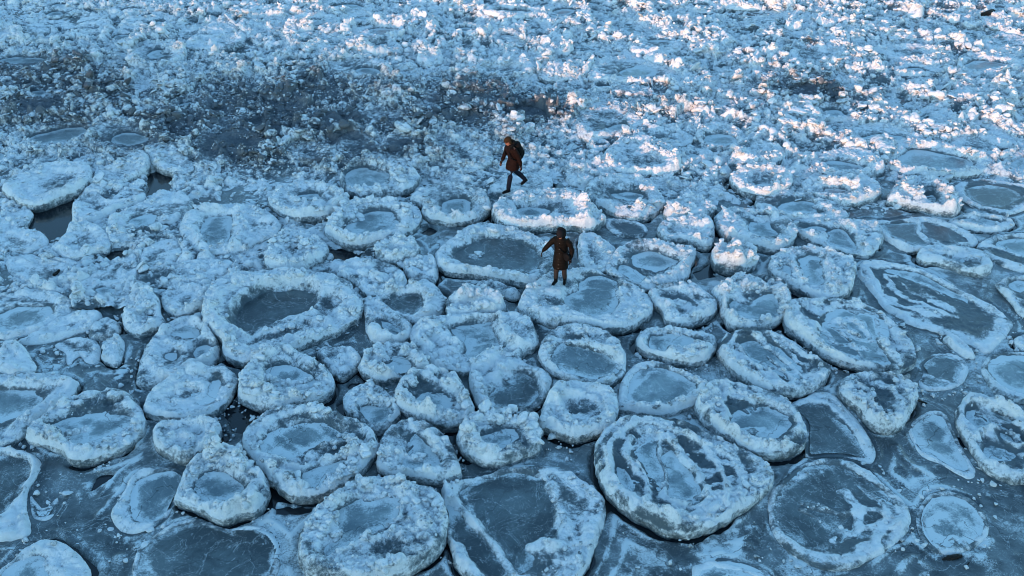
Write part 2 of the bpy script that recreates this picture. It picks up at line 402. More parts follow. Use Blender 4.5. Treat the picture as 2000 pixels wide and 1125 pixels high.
F('C0', .18, 'arm shaped snow floe curving round a grey pool at the left edge',
  '-200,100 -100,0 0,-40 130,-40 250,-30 370,-30 450,10 440,50 380,110 290,170 200,240 140,310 60,360 -30,380 -150,370 -230,240',
  ['-180,90 -60,60 80,45 180,60 240,110 170,170 60,210 -60,240 -170,220'], [('60,10 220,10 380,0', .08, .08), ('330,60 200,170 60,290', .14, .08)], rim=.24, lump=.8, frost=.6, pf=.45)
F('C2', .38, 'rounded square floe filled with snow, left of the thin glassy floe',
  '160,230 180,150 220,80 290,30 400,25 500,40 590,75 610,130 605,205 570,260 500,292 420,312 350,325 280,305 200,275 165,262', [],
  [('260,120 300,200 345,250', .06, .08), ('230,110 300,70 420,70 540,120 560,200 480,270 320,280 220,220', .09, .06)], rim=.22, lump=.75, frost=.68, ref='the rounded square floe')
F('C2', .20, 'thin glassy floe with clear grey middle and broken snow crust on its near edge',
  '610,150 620,60 650,-20 720,-90 820,-110 930,-80 1050,-30 1120,20 1140,55 1110,100 1050,138 960,175 870,195 770,190 690,175',
  ['665,120 680,30 740,-50 850,-75 960,-40 1060,20 1040,80 960,115 870,150 780,140'], [('700,130 780,160 880,160 980,120 1050,60', .1, .11), ('640,90 650,0 690,-40', .07, .08)], rim=.2, lump=.8, frost=.4, pf=.7, ref='the thin glassy floe')
F('C2', .38, 'oval ring floe leaning on the upper right side of the largest wavy floe',
  '1060,160 1080,100 1160,45 1280,35 1400,60 1520,80 1600,130 1670,220 1700,300 1690,360 1640,405 1540,425 1450,420 1350,390 1250,330 1160,265 1090,205',
  ['1260,230 1330,160 1450,150 1560,180 1620,250 1580,300 1480,320 1380,310 1290,290'], [('1250,60 1360,95 1480,110 1580,160', .1, .1), ('1150,190 1250,290 1400,360 1560,370', .1, .07), ('1120,150 1200,120 1240,190', .06, .05)], rim=.3, lump=.9, frost=.5, swirl=1.0, ref='the leaning oval ring floe')
F('C3', .09, 'broad flat floe with a lacy frost rim, right of the largest wavy floe',
  '0,720 20,640 90,560 180,490 300,450 430,450 540,490 640,560 720,630 790,700 820,780 810,850 740,930 640,1000 520,1060 400,1090 280,1070 160,1010 70,920 20,840',
  ['60,690 130,580 260,500 420,520 560,580 680,650 740,720 730,800 620,870 460,900 330,960 220,930 100,850 50,760'],
  [('220,720 330,730 430,770 540,730 650,740 700,780 640,830 540,840', .10, .10), ('190,740 290,790 340,840', .05, .06), ('430,760 420,860 370,920', .09, .06), ('480,480 600,560 720,660 780,760 760,860', .06, .05), ('60,880 200,980 380,1030 540,1020', .08, .04), ('230,520 120,600 50,720', .05, .03)], rim=.16, lump=.45, frost=.45, pf=.6, dark=1, swirl=1.0, ref='the broad lacy flat floe')
F('C3', .06, 'flat dark plate with a frosty right margin behind the leaning oval ring floe',
  '120,140 210,90 290,55 380,80 460,160 530,240 590,330 620,420 590,470 480,440 350,430 230,430 220,340 210,230',
  ['170,150 260,140 400,230 480,330 540,420 480,430 350,420 240,420 230,330 220,220'], [('230,100 340,125 440,210 520,300 565,390', .08, .06)], rim=.14, lump=.5, frost=.4, pf=.7, dark=1)
F('C3', .36, 'small round floe with knots of snow on top, alone right of the front cluster',
  '410,50 430,0 480,-30 560,-40 690,-35 790,0 850,50 862,100 830,160 800,215 770,262 700,285 600,260 550,200 500,145 440,90', [],
  [('540,20 600,60 580,120 640,180', .06, .1), ('460,60 540,160 640,230', .07, .08), ('620,0 720,40 760,120', .07, .07)], rim=.22, lump=.9, frost=.6, swirl=1.0, ref='the round knotted floe')
F('C3', .22, 'large ridged floe cut by the right edge, with a looped snow crest round dark hollows',
  '1090,230 1110,130 1160,85 1240,90 1330,130 1450,180 1600,250 1700,350 1720,480 1650,550 1480,580 1370,560 1260,510 1200,430 1140,330',
  ['1160,190 1280,170 1400,230 1300,250 1200,260', '1340,270 1420,300 1460,350 1380,350', '1260,400 1340,390 1440,430 1400,450 1300,450'],
  [('1160,110 1230,110 1330,150 1440,200', .09, .11), ('1200,330 1240,280 1320,250 1430,300 1480,360 1440,380 1380,340', .06, .1), ('1130,270 1200,370 1270,460 1400,520', .09, .06)], rim=.26, lump=.7, frost=.5, pf=.5, swirl=1.0, ref='the looped crest floe at the right edge')
F('C3', .04, 'faint skim ice plate with blurred edge, right of the round knotted floe',
  '810,300 850,220 950,170 1030,190 1060,260 1130,400 1200,520 1150,560 1000,480 880,420', ['860,300 900,230 970,210 1010,250 1090,400 1140,510 1000,440 900,390'], [('830,300 870,400 1000,480 1150,550', .05, .02)], rim=.1, lump=.2, frost=.45, pf=.7, swirl=.7)
F('C3', .04, 'faint round skim ice plate with mottled frost, right of the broad lacy flat floe',
  '880,720 960,640 1080,640 1200,700 1270,800 1260,900 1150,980 1000,1000 900,920 860,820', ['910,730 980,680 1080,680 1170,730 1230,810 1210,890 1130,940 1010,950 930,890 900,810'], [('1000,760 1100,820 1180,880', .16, .02)], rim=.1, lump=.2, frost=.45, pf=.7, swirl=.8)
F('C2', .04, 'frost streaked skim ice plate on the bottom edge below the largest wavy floe',
  '1040,1130 1060,1060 1200,1020 1350,1040 1480,1100 1500,1200 1200,1260 1050,1220', ['1070,1120 1100,1070 1200,1050 1340,1070 1440,1120 1450,1190 1200,1230 1080,1190'], [('1060,1080 1180,1060 1330,1100 1450,1140', .08, .03)], rim=.1, lump=.3, frost=.5, pf=.7, swirl=.9)
# --- the row behind
F('B3', .34, 'floe with two facing snow banks and a dark slot between them, right of centre',
  '5,460 20,410 90,360 220,345 330,360 420,400 490,415 505,460 495,540 480,590 420,620 330,635 240,612 150,570 80,525 30,490',
  ['200,400 290,395 330,430 310,480 330,540 270,555 220,530 200,470', '80,440 130,450 130,490 90,480'], [('350,420 360,480 400,520 340,560', .12, .13), ('150,420 170,480 200,540', .08, .1), ('40,480 140,550 250,590 420,590', .07, .05)], rim=.26, lump=.8, frost=.6, ref='the two banked slot floe')
F('B3', .32, 'large oval floe with a pale round ice lens in its middle and thin inner ridges',
  '85,740 95,690 150,660 250,655 380,650 500,655 600,690 680,740 740,790 800,860 850,930 856,975 830,1015 750,1055 650,1045 520,1022 400,985 310,945 200,870 110,800',
  ['300,850 330,780 400,690 500,690 620,720 660,820 650,880 710,960 720,1010 560,1000 440,970 340,920'],
  [('410,750 450,800 530,840', .07, .1), ('500,750 560,800 590,830', .06, .07), ('430,820 490,880 540,950', .03, .05), ('130,720 200,790 290,870 330,960', .16, .05), ('650,860 700,920 740,980', .08, .12), ('310,960 460,990 600,1020', .08, .09), ('310,860 360,920 440,970', .03, .05)], rim=.24, lump=.7, frost=.5, swirl=1.0, ref='the large lens floe')
F('B3', .34, 'wavy floe of grey and white stripes beside the large lens floe, left of it',
  '-290,930 -270,880 -220,850 -130,825 -40,815 40,840 120,880 200,930 290,990 343,1035 345,1070 300,1130 220,1170 120,1185 0,1170 -100,1120 -200,1050 -270,975',
  ['-160,900 -60,880 50,920 130,1000 180,1080 60,1060 -60,1020 -130,960'],
  [('-180,900 -110,980 -40,1020 60,1090', .06, .09), ('-60,850 20,920 100,980 200,1070', .07, .08), ('0,960 60,1010 150,1100', .06, .09), ('-250,940 -150,1040 0,1120 180,1140', .08, .05)], rim=.24, lump=.7, frost=.42, swirl=1.0, ref='the striped wavy floe')
F('B3', .055, 'long pale flat floe slanting down to the right, above the large lens floe',
  '520,440 620,420 760,435 880,460 960,490 1100,570 1250,650 1360,720 1410,770 1380,850 1270,940 1180,900 1000,830 850,790 750,740 670,690 600,600 530,510',
  ['700,470 850,490 950,530 1080,600 1150,640 1000,590 850,530'],
  [('560,430 700,430 860,465 960,510 1090,590 1250,665 1350,720', .07, .09), ('560,500 610,580 680,670 760,720', .06, .08), ('900,690 960,720 1010,720', .12, .08), ('1340,760 1330,850 1270,920', .06, .05)], rim=.2, lump=.5, frost=.62, pf=.6, swirl=1.0, ref='the long slanting flat floe')
F('B3', .06, 'flat dark disc with a snowy right edge, right of the large lens floe',
  '880,1010 960,950 1060,950 1130,980 1160,1040 1130,1110 1060,1150 950,1160 870,1130 900,1060',
  ['900,1020 970,970 1060,970 1110,1000 1120,1050 1080,1110 960,1130 900,1110'], [('910,1070 980,1090 1040,1110', .06, .06), ('1090,970 1140,1030 1110,1100', .05, .05)], rim=.12, lump=.5, frost=.4, pf=.7, dark=1)
F('B3', .15, 'loose oblong snow chunk lying on the tail of the long slanting flat floe',
  '1015,860 1050,845 1100,860 1150,900 1200,965 1170,970 1110,945 1050,895', [], [('1040,865 1100,890 1170,950', .1, .1)], rim=.1, lump=.6, frost=.95)
F('B3', .24, 'snow covered floe with a crescent front lip, upper right of the slanting flat floe',
  '860,390 880,350 950,330 1050,340 1150,340 1250,370 1290,420 1288,465 1240,490 1160,485 1060,450 960,425 900,420',
  ['1060,410 1130,380 1120,430'], [('900,420 1010,440 1130,475 1260,460', .1, .1), ('930,360 1050,360 1200,380', .12, .06)], rim=.24, lump=.5, frost=.8, pf=.4, ref='the crescent lipped floe')
F('B3', .11, 'flat grey floe holding a smaller ring inside it, upper right',
  '560,190 600,175 720,180 860,160 960,165 1100,220 1200,280 1210,310 1150,335 1020,340 900,350 800,355 720,320 650,270 600,220',
  ['660,210 780,200 860,200 860,260 960,300 1080,310 900,330 780,300 700,260', '890,200 960,200 1090,250 1150,300 1050,300 930,280'], [('870,180 870,250 930,300 1000,310', .06, .09), ('640,230 700,290 800,335', .08, .1), ('900,170 1050,200 1180,290', .08, .06)], rim=.2, lump=.6, frost=.5, pf=.5, dark=1)
F('B3', .22, 'floe with a smooth ball of snow in its left half and a glassy right half',
  '130,200 200,175 350,185 450,195 530,200 620,220 665,270 640,330 580,385 480,375 360,345 260,305 190,265',
  ['350,250 430,230 490,290 520,350 420,340 350,310', '210,230 270,215 330,230 270,245'], [('230,270 300,280 330,255', .1, .12), ('470,210 530,260 560,330', .14, .08), ('190,250 300,310 430,355', .08, .07)], rim=.22, lump=.7, frost=.6, pf=.5)
F('B3', .12, 'ridged grey floe cut by the right edge, right of the crescent lipped floe',
  '1215,340 1250,290 1340,265 1480,255 1600,270 1700,350 1650,470 1480,475 1370,445 1280,400',
  ['1330,310 1480,290 1600,310 1580,400 1420,370'], [('1240,310 1350,345 1490,385', .07, .09), ('1250,370 1360,410 1480,450', .05, .06)], rim=.2, lump=.5, frost=.5, pf=.5)
F('B3', .14, 'snowy floe at the right edge below the ridged grey floe', '1320,560 1350,520 1450,500 1560,510 1680,600 1650,710 1480,730 1400,645', ['1400,560 1450,530 1520,560 1450,590'], [('1330,580 1420,660 1490,720', .07, .09)], rim=.2, lump=.7, frost=.6, pf=.5)
F('B3', .12, 'round flat floe with thin white rim at the right edge, above the looped crest floe',
  '1240,1020 1290,960 1400,940 1550,950 1700,1050 1680,1200 1480,1225 1330,1175 1260,1100', ['1275,1020 1330,970 1450,965 1580,990 1650,1080 1480,1165 1350,1125'], [('1250,1050 1330,1140 1480,1195', .06, .06)], rim=.12, lump=.4, frost=.5, pf=.6)
F('B3', .12, 'small snow lump floe on the right edge between two flat floes', '1420,870 1480,840 1560,850 1580,910 1480,925', [], [('1440,880 1500,890', .1, .06)], rim=.1, lump=.7, frost=.8)
F('B3', .34, 'floe heaped high on its left with a tall snow block, upper right',
  '690,60 720,0 790,-50 900,-60 1010,-20 1080,40 1120,100 1080,140 980,135 850,100 760,82', ['900,60 950,30 980,60 940,90'], [('800,10 850,20 870,50', .16, .28), ('760,60 900,100 1060,120', .1, .07), ('1000,10 1070,80', .12, .1)], rim=.26, lump=1.2, frost=.8, pf=.3, ref='the floe with the tall snow block')
F('B3', .10, 'broad thin grey floe at the right edge behind the floe with the tall snow block',
  '1080,-20 1200,-60 1400,-40 1540,0 1500,100 1380,145 1250,118 1140,70', ['1160,0 1350,-10 1450,40 1350,90 1220,70'], [('1130,40 1230,100 1380,125', .05, .05)], rim=.14, lump=.4, frost=.5, pf=.6, dark=1)
F('B3', .12, 'low floe with a broken snow front at the right, above the crescent lipped floe',
  '1060,190 1130,150 1250,140 1400,170 1420,210 1330,240 1200,232 1100,212', ['1120,180 1220,165 1330,190 1250,205'], [('1090,200 1200,220 1320,225', .08, .09), ('1180,150 1210,160', .1, .1)], rim=.18, lump=.8, frost=.6, pf=.4)
F('B3', .22, 'grey centred floe with scattered lumps, left of a dark ice bay on the right',
  '-60,30 40,0 150,20 250,50 370,80 440,130 460,165 370,180 200,180 50,172 -60,120', ['60,100 150,70 260,80 280,130 180,140 80,130'], [('280,90 340,100 380,140', .1, .14), ('60,150 200,160 360,160', .08, .06)], rim=.24, lump=.9, frost=.6, pf=.5)
# --- round the walkers
F('B2', .34, 'wide floe under the walker with the shoulder bag, smooth grey pan in its middle',
  '40,690 60,620 110,570 200,500 300,480 400,465 520,480 640,530 720,570 790,630 813,680 800,730 750,765 680,795 560,808 450,785 330,770 230,785 130,748 60,715',
  ['310,630 380,590 420,520 500,500 600,530 620,600 600,680 540,740 450,750 370,730 330,690'], [('620,560 640,640 610,700', .06, .08), ('90,600 180,560 280,600', .14, .03), ('560,760 680,730 760,660', .16, .08), ('200,700 280,720', .12, .07)], rim=.34, lump=.6, frost=.75, pf=.4, ref="the bag carrier's floe")
F('B2', .34, 'round ring floe with chunky blocks along its upper right rim, below the standing walker',
  '155,950 180,880 240,820 330,795 450,810 560,850 620,900 660,980 655,1030 620,1090 540,1125 430,1120 330,1090 240,1060 180,1010',
  ['230,980 300,900 420,900 540,960 620,1010 590,1070 480,1090 360,1070 280,1030'], [('340,880 450,895 560,935 630,980', .1, .16), ('210,1000 270,1060', .07, .08)], rim=.24, lump=.8, frost=.5, ref='the chunky rimmed ring floe')
F('B2', .32, 'oval floe with a snow pile on its right front, left of the striped wavy floe',
  '715,890 740,840 810,815 950,815 1060,835 1150,850 1185,890 1165,940 1120,990 1020,1005 900,985 810,955 740,925', ['790,880 860,850 980,850 1060,880 1000,920 880,940 810,930'], [('930,910 1000,930 1090,920 1120,960', .12, .13), ('800,950 900,975 1050,985', .08, .06)], rim=.2, lump=.9, frost=.5, ref='the oval floe with the snow pile')
F('B2', .36, 'small squarish snow floe with a lump on its back corner, right of the bag carrier',
  '790,610 830,580 940,555 1050,560 1110,600 1170,640 1185,680 1150,730 1060,765 960,778 890,765 870,710 820,665', [], [('980,570 1040,580', .12, .12), ('880,650 960,640 1060,690', .08, .05), ('1110,650 1150,690', .1, .08)], rim=.2, lump=.7, frost=.65)
F('B2', .38, 'round floe with a pile of boulders of ice on its back left rim',
  '1150,600 1200,560 1290,525 1400,515 1500,525 1580,570 1615,630 1600,700 1530,765 1430,795 1330,803 1250,775 1210,715 1190,650',
  ['1260,700 1300,640 1380,650 1490,610 1560,650 1550,720 1450,750 1350,750'], [('1230,590 1330,570 1440,560', .13, .17), ('1300,620 1350,640', .09, .1), ('1560,600 1580,690', .1, .1), ('1270,740 1350,770', .1, .06)], rim=.24, lump=1.1, frost=.55, ref='the boulder rimmed floe')
F('B2', .44, 'small tall lumpy floe standing alone in dark ice, right of the walkers',
  '1155,390 1175,345 1270,322 1350,340 1410,385 1415,425 1380,455 1300,470 1220,450 1170,430', [], [('1220,380 1290,360 1360,400', .14, .1), ('1200,430 1320,440', .12, .08)], rim=.2, lump=1.2, frost=.8, ref='the lone tall lumpy floe')
F('B2', .26, 'floe with twin grey pans divided by snow, just right of the standing walker',
  '545,470 560,410 620,350 720,310 830,310 950,340 1050,350 1065,385 1040,430 1020,500 960,535 860,560 790,585 720,545 620,510',
  ['620,450 640,440 700,470 750,500 740,530 680,510 630,480', '690,400 720,370 800,360 900,390 960,420 880,455 800,460 720,440'], [('960,370 1030,380 1000,460', .12, .12), ('800,530 900,500 980,480', .12, .12)], rim=.26, lump=.9, frost=.7, pf=.45, ref='the twin pan floe')
F('B2', .3, 'lumpy snow floe with big sunlit boulders, upper of a stacked pair right of the walkers',
  '875,140 910,80 1000,55 1080,55 1170,120 1130,150 1020,172 930,172', [], [('930,140 1020,120 1060,110', .16, .15)], rim=.2, lump=1.2, frost=.85)
F('B2', .3, 'snow floe with straight broken front, lower of a stacked pair right of the walkers',
  '840,230 880,190 970,185 1060,160 1150,180 1170,250 1160,300 1130,335 1050,308 970,290 900,298 860,265', [], [('900,280 990,280 1100,290', .1, .08), ('1000,200 1080,190', .14, .08)], rim=.2, lump=.9, frost=.8, ref='the lower of the stacked pair')
F('B2', .3, 'floe with a snow covered bowl, right of the thick sunlit ring floe',
  '420,30 440,-20 520,-60 650,-70 760,-50 840,10 880,70 860,110 800,155 720,168 620,155 540,115 460,80', ['570,30 650,20 750,30 730,60 640,60'], [('560,90 660,110 780,100', .14, .1), ('760,70 800,90', .1, .12)], rim=.26, lump=.9, frost=.8, pf=.4, ref='the snow bowl floe')
F('B2', .38, 'thick ring floe with a sunlit wall of snow on its right, between the two walkers',
  '-110,140 -90,90 0,50 110,30 230,15 340,10 430,60 490,120 540,170 500,208 430,230 340,215 200,218 50,220 -60,195',
  ['10,130 70,105 160,110 220,130 160,165 60,160'], [('330,40 410,90 440,150 390,200', .16, .2), ('60,60 200,40 320,40', .12, .1), ('-60,170 100,200 250,190', .1, .06)], rim=.3, lump=1.0, frost=.85, pf=.4, ref='the thick sunlit ring floe')
F('B1', .2, 'broad floe with dark wet pan and long front lip, left of the standing walker',
  '1035,400 1060,350 1130,290 1230,220 1330,200 1480,230 1600,270 1700,330 1720,400 1690,460 1640,530 1560,550 1480,535 1380,518 1240,490 1120,480 1060,450',
  ['1140,390 1200,340 1300,290 1420,290 1560,330 1640,400 1620,460 1500,480 1380,470 1250,440 1170,420'], [('1080,440 1200,465 1340,490 1480,520 1560,540', .1, .16), ('1160,310 1260,240 1380,240', .14, .1), ('1240,370 1300,360', .12, .07)], rim=.24, lump=.9, frost=.7, pf=.45, dark=1, pfrost=-.1, ref='the broad wet pan floe')
F('B1', .14, 'narrow raft of snow blocks below the broad wet pan floe', '1265,560 1330,540 1450,560 1530,600 1490,625 1400,600 1310,585', [], [], rim=.1, lump=1.0, frost=.7, dirt=.25)
F('B2', .18, 'rough snow raft between the standing walker and the twin pan floe', '390,270 470,260 570,320 600,360 560,440 520,480 430,450 390,400', [], [('480,300 540,350', .14, .08)], rim=.15, lump=1.0, frost=.8)
F('B2', .08, 'thin broken plate of crusted ice between the snow bowl floe and the stacked pair', '545,170 680,180 780,220 760,270 640,270 560,230', [], [], rim=.1, lump=.7, frost=.6)
F('B2', .34, 'ring floe with a thick knobbly rim, right of the stacked pair',
  '1170,190 1190,150 1270,110 1380,125 1480,130 1580,170 1640,220 1640,280 1600,325 1530,352 1430,335 1320,305 1230,270', ['1370,220 1400,160 1470,150 1500,220 1540,260 1450,290 1380,270'], [('1240,150 1310,180 1330,240', .16, .08), ('1400,150 1470,150', .1, .12), ('1240,260 1400,310 1560,320', .08, .07)], rim=.26, lump=1.0, frost=.75, pf=.45, ref='the ring floe right of the stacked pair')
# --- left of the walkers
F('B1', .34, 'giant oval ring floe round a big black hollow, left of centre',
  '-310,760 -290,640 -220,560 -100,510 60,500 200,490 350,490 460,510 540,550 600,630 622,680 600,730 520,790 420,850 300,900 150,950 0,990 -100,1000 -190,960 -200,880 -270,820',
  ['-130,790 -90,690 0,620 130,580 260,570 340,590 355,640 310,700 200,740 100,780 -20,830 -90,840', '420,640 500,650 470,690 400,690'], [('-280,740 -220,620 -80,540 120,530 320,520', .12, .10), ('340,530 450,560 520,640 510,700', .16, .12), ('-250,820 -160,900 0,960 200,910 420,810', .13, .12), ('-120,800 -60,860 60,810 220,760 330,690', .06, .07)], rim=.34, lump=.8, frost=.72, pf=.12, dark=1, pfrost=-.22, ref='the giant ring floe')
F('B1', .34, 'neat oval ring floe with a pale blue pan, left of the thick sunlit ring floe',
  '400,240 430,180 500,110 600,75 720,70 830,80 920,100 950,140 950,195 900,245 800,275 700,305 600,325 510,315 430,275',
  ['520,220 560,190 610,150 700,125 780,140 830,180 800,220 700,260 600,290 545,270'], [('440,240 520,300 640,290 760,250', .1, .1), ('830,130 880,150 860,220', .14, .12), ('540,160 590,140', .12, .14)], rim=.26, lump=.9, frost=.75, pf=.45, ref='the neat oval ring floe')
F('B1', .28, 'floe with an almost round pan in its centre, just in front of the backpack walker',
  '890,60 940,20 1050,-30 1180,-40 1300,0 1350,60 1355,115 1300,160 1200,192 1100,198 1000,172 960,140 960,95',
  ['1070,100 1110,70 1180,55 1240,80 1220,140 1150,165 1080,150'], [('1000,140 1100,180 1260,150', .1, .1), ('960,60 1000,90 1030,130', .14, .06)], rim=.3, lump=.8, frost=.75, pf=.4, dirt=.12, ref='the round pan floe')
F('B1', .32, 'snow filled floe with curling inner bank, upper left of the neat oval ring floe',
  '70,70 110,20 200,-30 330,-40 430,-10 500,30 540,70 500,105 420,150 300,170 190,160 120,125', ['250,40 350,30 330,60 260,60'], [('140,120 300,150 440,130 500,80', .12, .1), ('190,30 250,80 380,80', .1, .07)], rim=.24, lump=.9, frost=.8, pf=.4, ref='the curled bank floe')
F('B1', .4, 'lumpy snow mound floe above the top left rim of the giant ring floe',
  '65,370 80,320 140,270 230,250 290,270 340,290 400,320 420,360 380,400 320,430 260,460 150,475 70,450 50,420', ['190,330 240,320 230,350'], [('160,310 250,300 330,340', .14, .12), ('150,420 260,420 350,390', .14, .08)], rim=.26, lump=1.2, frost=.75, pf=.5, ref='the lumpy mound floe')
F('B1', .32, 'jumbled snow block pile right of the lumpy mound floe', '690,370 720,320 780,270 850,300 910,300 950,350 930,385 870,395 800,410 720,402', [], [('740,340 790,310 850,330', .14, .15), ('800,390 870,360', .1, .1)], rim=.2, lump=1.3, frost=.75)
F('B1', .22, 'rough snow floe touching the upper right rim of the giant ring floe', '470,490 540,430 650,410 750,430 850,480 865,560 800,605 700,615 620,595 570,545', [], [('650,470 720,530 800,580', .12, .1), ('540,470 640,440', .14, .08)], rim=.2, lump=1.1, frost=.72)
F('B1', .16, 'small snow raft left of the broad wet pan floe', '860,400 950,390 1030,390 1055,480 1030,530 950,520 880,500 850,450', [], [('900,440 980,450', .14, .06)], rim=.15, lump=1.1, frost=.75)
F('B1', .16, 'grey pooled floe with a snow crescent, to the right of the giant ring floe',
  '640,640 720,620 860,570 900,540 1000,535 1070,590 1105,650 1080,705 1000,745 920,765 820,735 720,685', ['730,660 850,620 940,620 960,680 900,720 820,710'], [('950,570 1010,640 980,720', .14, .14), ('900,560 940,590', .1, .1)], rim=.2, lump=.9, frost=.65, pf=.4, dark=1)
F('B1', .22, 'narrow floe with a pink sunlit boulder, right below the giant ring floe rim',
  '620,640 700,640 800,710 890,780 900,840 850,880 760,895 680,885 640,835 630,740', ['720,760 800,770 850,830 800,860 740,800'], [('660,820 700,840 760,850', .14, .2), ('660,700 760,740 860,800', .08, .06), ('840,860 890,820', .08, .1)], rim=.2, lump=.9, frost=.65, pf=.5)
F('B1', .34, 'rounded snow hump floe below the broad wet pan floe', '1100,660 1130,620 1210,580 1320,590 1400,640 1440,675 1400,710 1310,718 1200,733 1120,728 1100,695', [], [('1170,640 1220,610 1330,640', .12, .12), ('1130,700 1260,690 1380,690', .14, .08)], rim=.24, lump=1.0, frost=.85, ref='the snow hump floe')
F('B1', .28, 'wide floe with a square grey pan walled by snow slabs, centre of the picture',
  '890,830 920,790 1030,750 1180,740 1350,735 1480,735 1580,770 1630,850 1620,910 1560,945 1500,985 1400,990 1280,1020 1200,1065 1050,1035 960,960 900,875',
  ['1130,810 1250,780 1370,770 1400,840 1440,920 1340,960 1270,1000 1180,1010 1200,940 1190,880'], [('1010,800 1080,850 1150,890 1150,950', .22, .14), ('1390,760 1430,850 1500,900', .12, .2), ('960,860 1000,900', .12, .16), ('960,940 1050,1010 1180,1050', .1, .08)], rim=.24, lump=.8, frost=.68, pf=.35, ref='the square pan floe')
F('B1', .2, 'floe with snow block on its left and flooded right side, above the lump strewn floe',
  '1230,1090 1250,1000 1310,950 1400,940 1500,960 1560,1010 1640,1040 1700,1080 1690,1170 1620,1250 1480,1280 1320,1280 1250,1190',
  ['1350,1200 1440,1100 1520,1060 1600,1100 1640,1180 1560,1260 1400,1260'], [('1290,1010 1380,990 1460,1010 1400,1080', .2, .18), ('1260,1080 1290,1180 1340,1240', .12, .12), ('1640,1070 1670,1140', .12, .1)], rim=.2, lump=.9, frost=.6, pf=.3, dark=1)
F('B1', .32, 'ring floe full of small ice cubes, left of the square pan floe',
  '598,1030 640,960 720,915 830,905 930,930 990,990 1003,1040 950,1065 850,1085 760,1105 680,1095 620,1060', ['730,1000 800,970 880,990 900,1040 850,1070 770,1060'], [('860,940 920,980 960,1020', .1, .13), ('650,1010 720,1060 820,1080', .1, .08), ('700,950 760,980', .1, .08)], rim=.26, lump=1.3, frost=.65, ref='the ice cube ring floe')
F('B1', .18, 'small angular snow floe alone on grey ice under the giant ring floe', '355,960 390,920 460,920 550,915 600,970 610,1000 560,1050 500,1090 430,1055 400,1005', ['420,970 460,960 450,990'], [('480,990 560,970', .14, .06)], rim=.2, lump=.8, frost=.62, pf=.5)
F('B0', .34, 'ring floe with a bright pale pan, right end of the left snowfields',
  '1040,250 1050,190 1130,120 1250,100 1400,90 1520,120 1600,175 1620,210 1590,265 1500,305 1420,345 1330,372 1200,378 1110,345 1060,290',
  ['1150,260 1180,190 1260,150 1340,160 1340,230 1310,300 1230,330 1190,320'], [('1100,200 1130,260 1170,330', .12, .1), ('1380,150 1400,240 1360,320', .16, .1), ('1200,120 1350,120 1480,150', .12, .1)], rim=.34, lump=.9, frost=.78, pf=.4, ref='the bright pan ring floe')
F('A0', .36, 'smooth bright oval floe near the left edge, with a raised back rim',
  '20,1090 60,1050 150,1010 270,960 400,950 500,955 530,1000 520,1040 470,1095 350,1145 230,1190 130,1180 50,1130', [], [('60,1090 160,1020 300,975 450,965', .1, .1), ('150,1060 220,1130 360,1110 490,1050', .1, .08)], rim=.26, lump=.45, frost=.95, ref='the smooth bright oval floe')
F('B0', .22, 'long snow bank floe curving above a black lead, left', '415,120 450,50 560,20 640,70 760,50 840,20 820,65 700,115 600,165 500,195 430,180', [], [('440,100 480,170 600,140 780,60', .12, .1)], rim=.2, lump=.9, frost=.8)
F('B0', .22, 'irregular floe with wet grey centre and lumps on its left, left snowfields', '610,230 640,180 700,130 850,70 960,40 1080,40 1120,85 1050,145 1000,190 920,190 860,215 740,240 650,240', ['740,180 830,150 900,160 860,210 780,210'], [('660,190 700,170', .14, .2), ('900,80 1040,60', .14, .1), ('700,230 780,220', .1, .1)], rim=.24, lump=.9, frost=.75, pf=.45)
F('B0', .3, 'snow wedge with a blunt left nose beside the black lead at left', '300,340 360,290 430,210 520,200 600,240 640,280 630,345 560,362 480,390 390,398 330,368', [], [('340,340 440,370 560,340', .12, .1), ('420,240 520,230', .16, .08)], rim=.24, lump=.9, frost=.85)
F('B0', .22, 'small floe with one smooth snow boulder on its right, below the bright pan ring floe', '800,420 830,350 900,310 1000,290 1050,330 1060,385 1010,420 900,450 820,452', [], [('980,385 1020,390', .16, .22), ('900,330 1000,310', .1, .08)], rim=.2, lump=.6, frost=.8)
F('B0', .2, 'rough snow floe on the left edge beneath the smooth bright oval floe', '-30,170 60,110 150,120 190,140 150,230 230,240 280,300 210,345 100,365 20,345 -40,300', [], [('20,200 80,160', .14, .08), ('150,270 240,290', .14, .1)], rim=.2, lump=1.0, frost=.82)
F('B0', .14, 'low crusted floe with a dark splinter of wood lying on it, left', '50,400 180,380 260,400 380,430 440,470 330,540 240,550 120,520 50,470', [], [('140,420 180,440', .14, .12)], rim=.2, lump=.9, frost=.74)
F('B0', .14, 'wide flat ring with a dull grey pan on the left edge', '-60,640 50,600 180,580 300,590 390,620 430,660 400,715 310,765 240,815 120,845 0,865 -80,800', ['-30,760 60,700 180,680 290,690 260,760 150,800 20,820'], [('120,600 260,600 360,640', .1, .08), ('40,840 200,810 330,740', .1, .06)], rim=.24, lump=.8, frost=.7, pf=.4, ref='the dull pan ring at the left edge')
F('B0', .14, 'patchy broken snow floe in the middle of the left snowfields', '440,560 560,480 640,420 760,380 800,390 810,490 740,560 700,620 600,640 500,640', ['560,580 620,570 660,600 600,610'], [('560,545 660,540', .12, .1), ('700,490 750,560', .12, .1)], rim=.2, lump=.9, frost=.72, pf=.5)
F('B0', .18, 'snow tongue above left of the giant ring floe', '960,540 1000,470 1100,420 1220,410 1330,420 1350,450 1260,515 1150,545 1050,555', [], [('1120,470 1250,440', .14, .08), ('1000,520 1140,525', .1, .06)], rim=.2, lump=1.0, frost=.75)
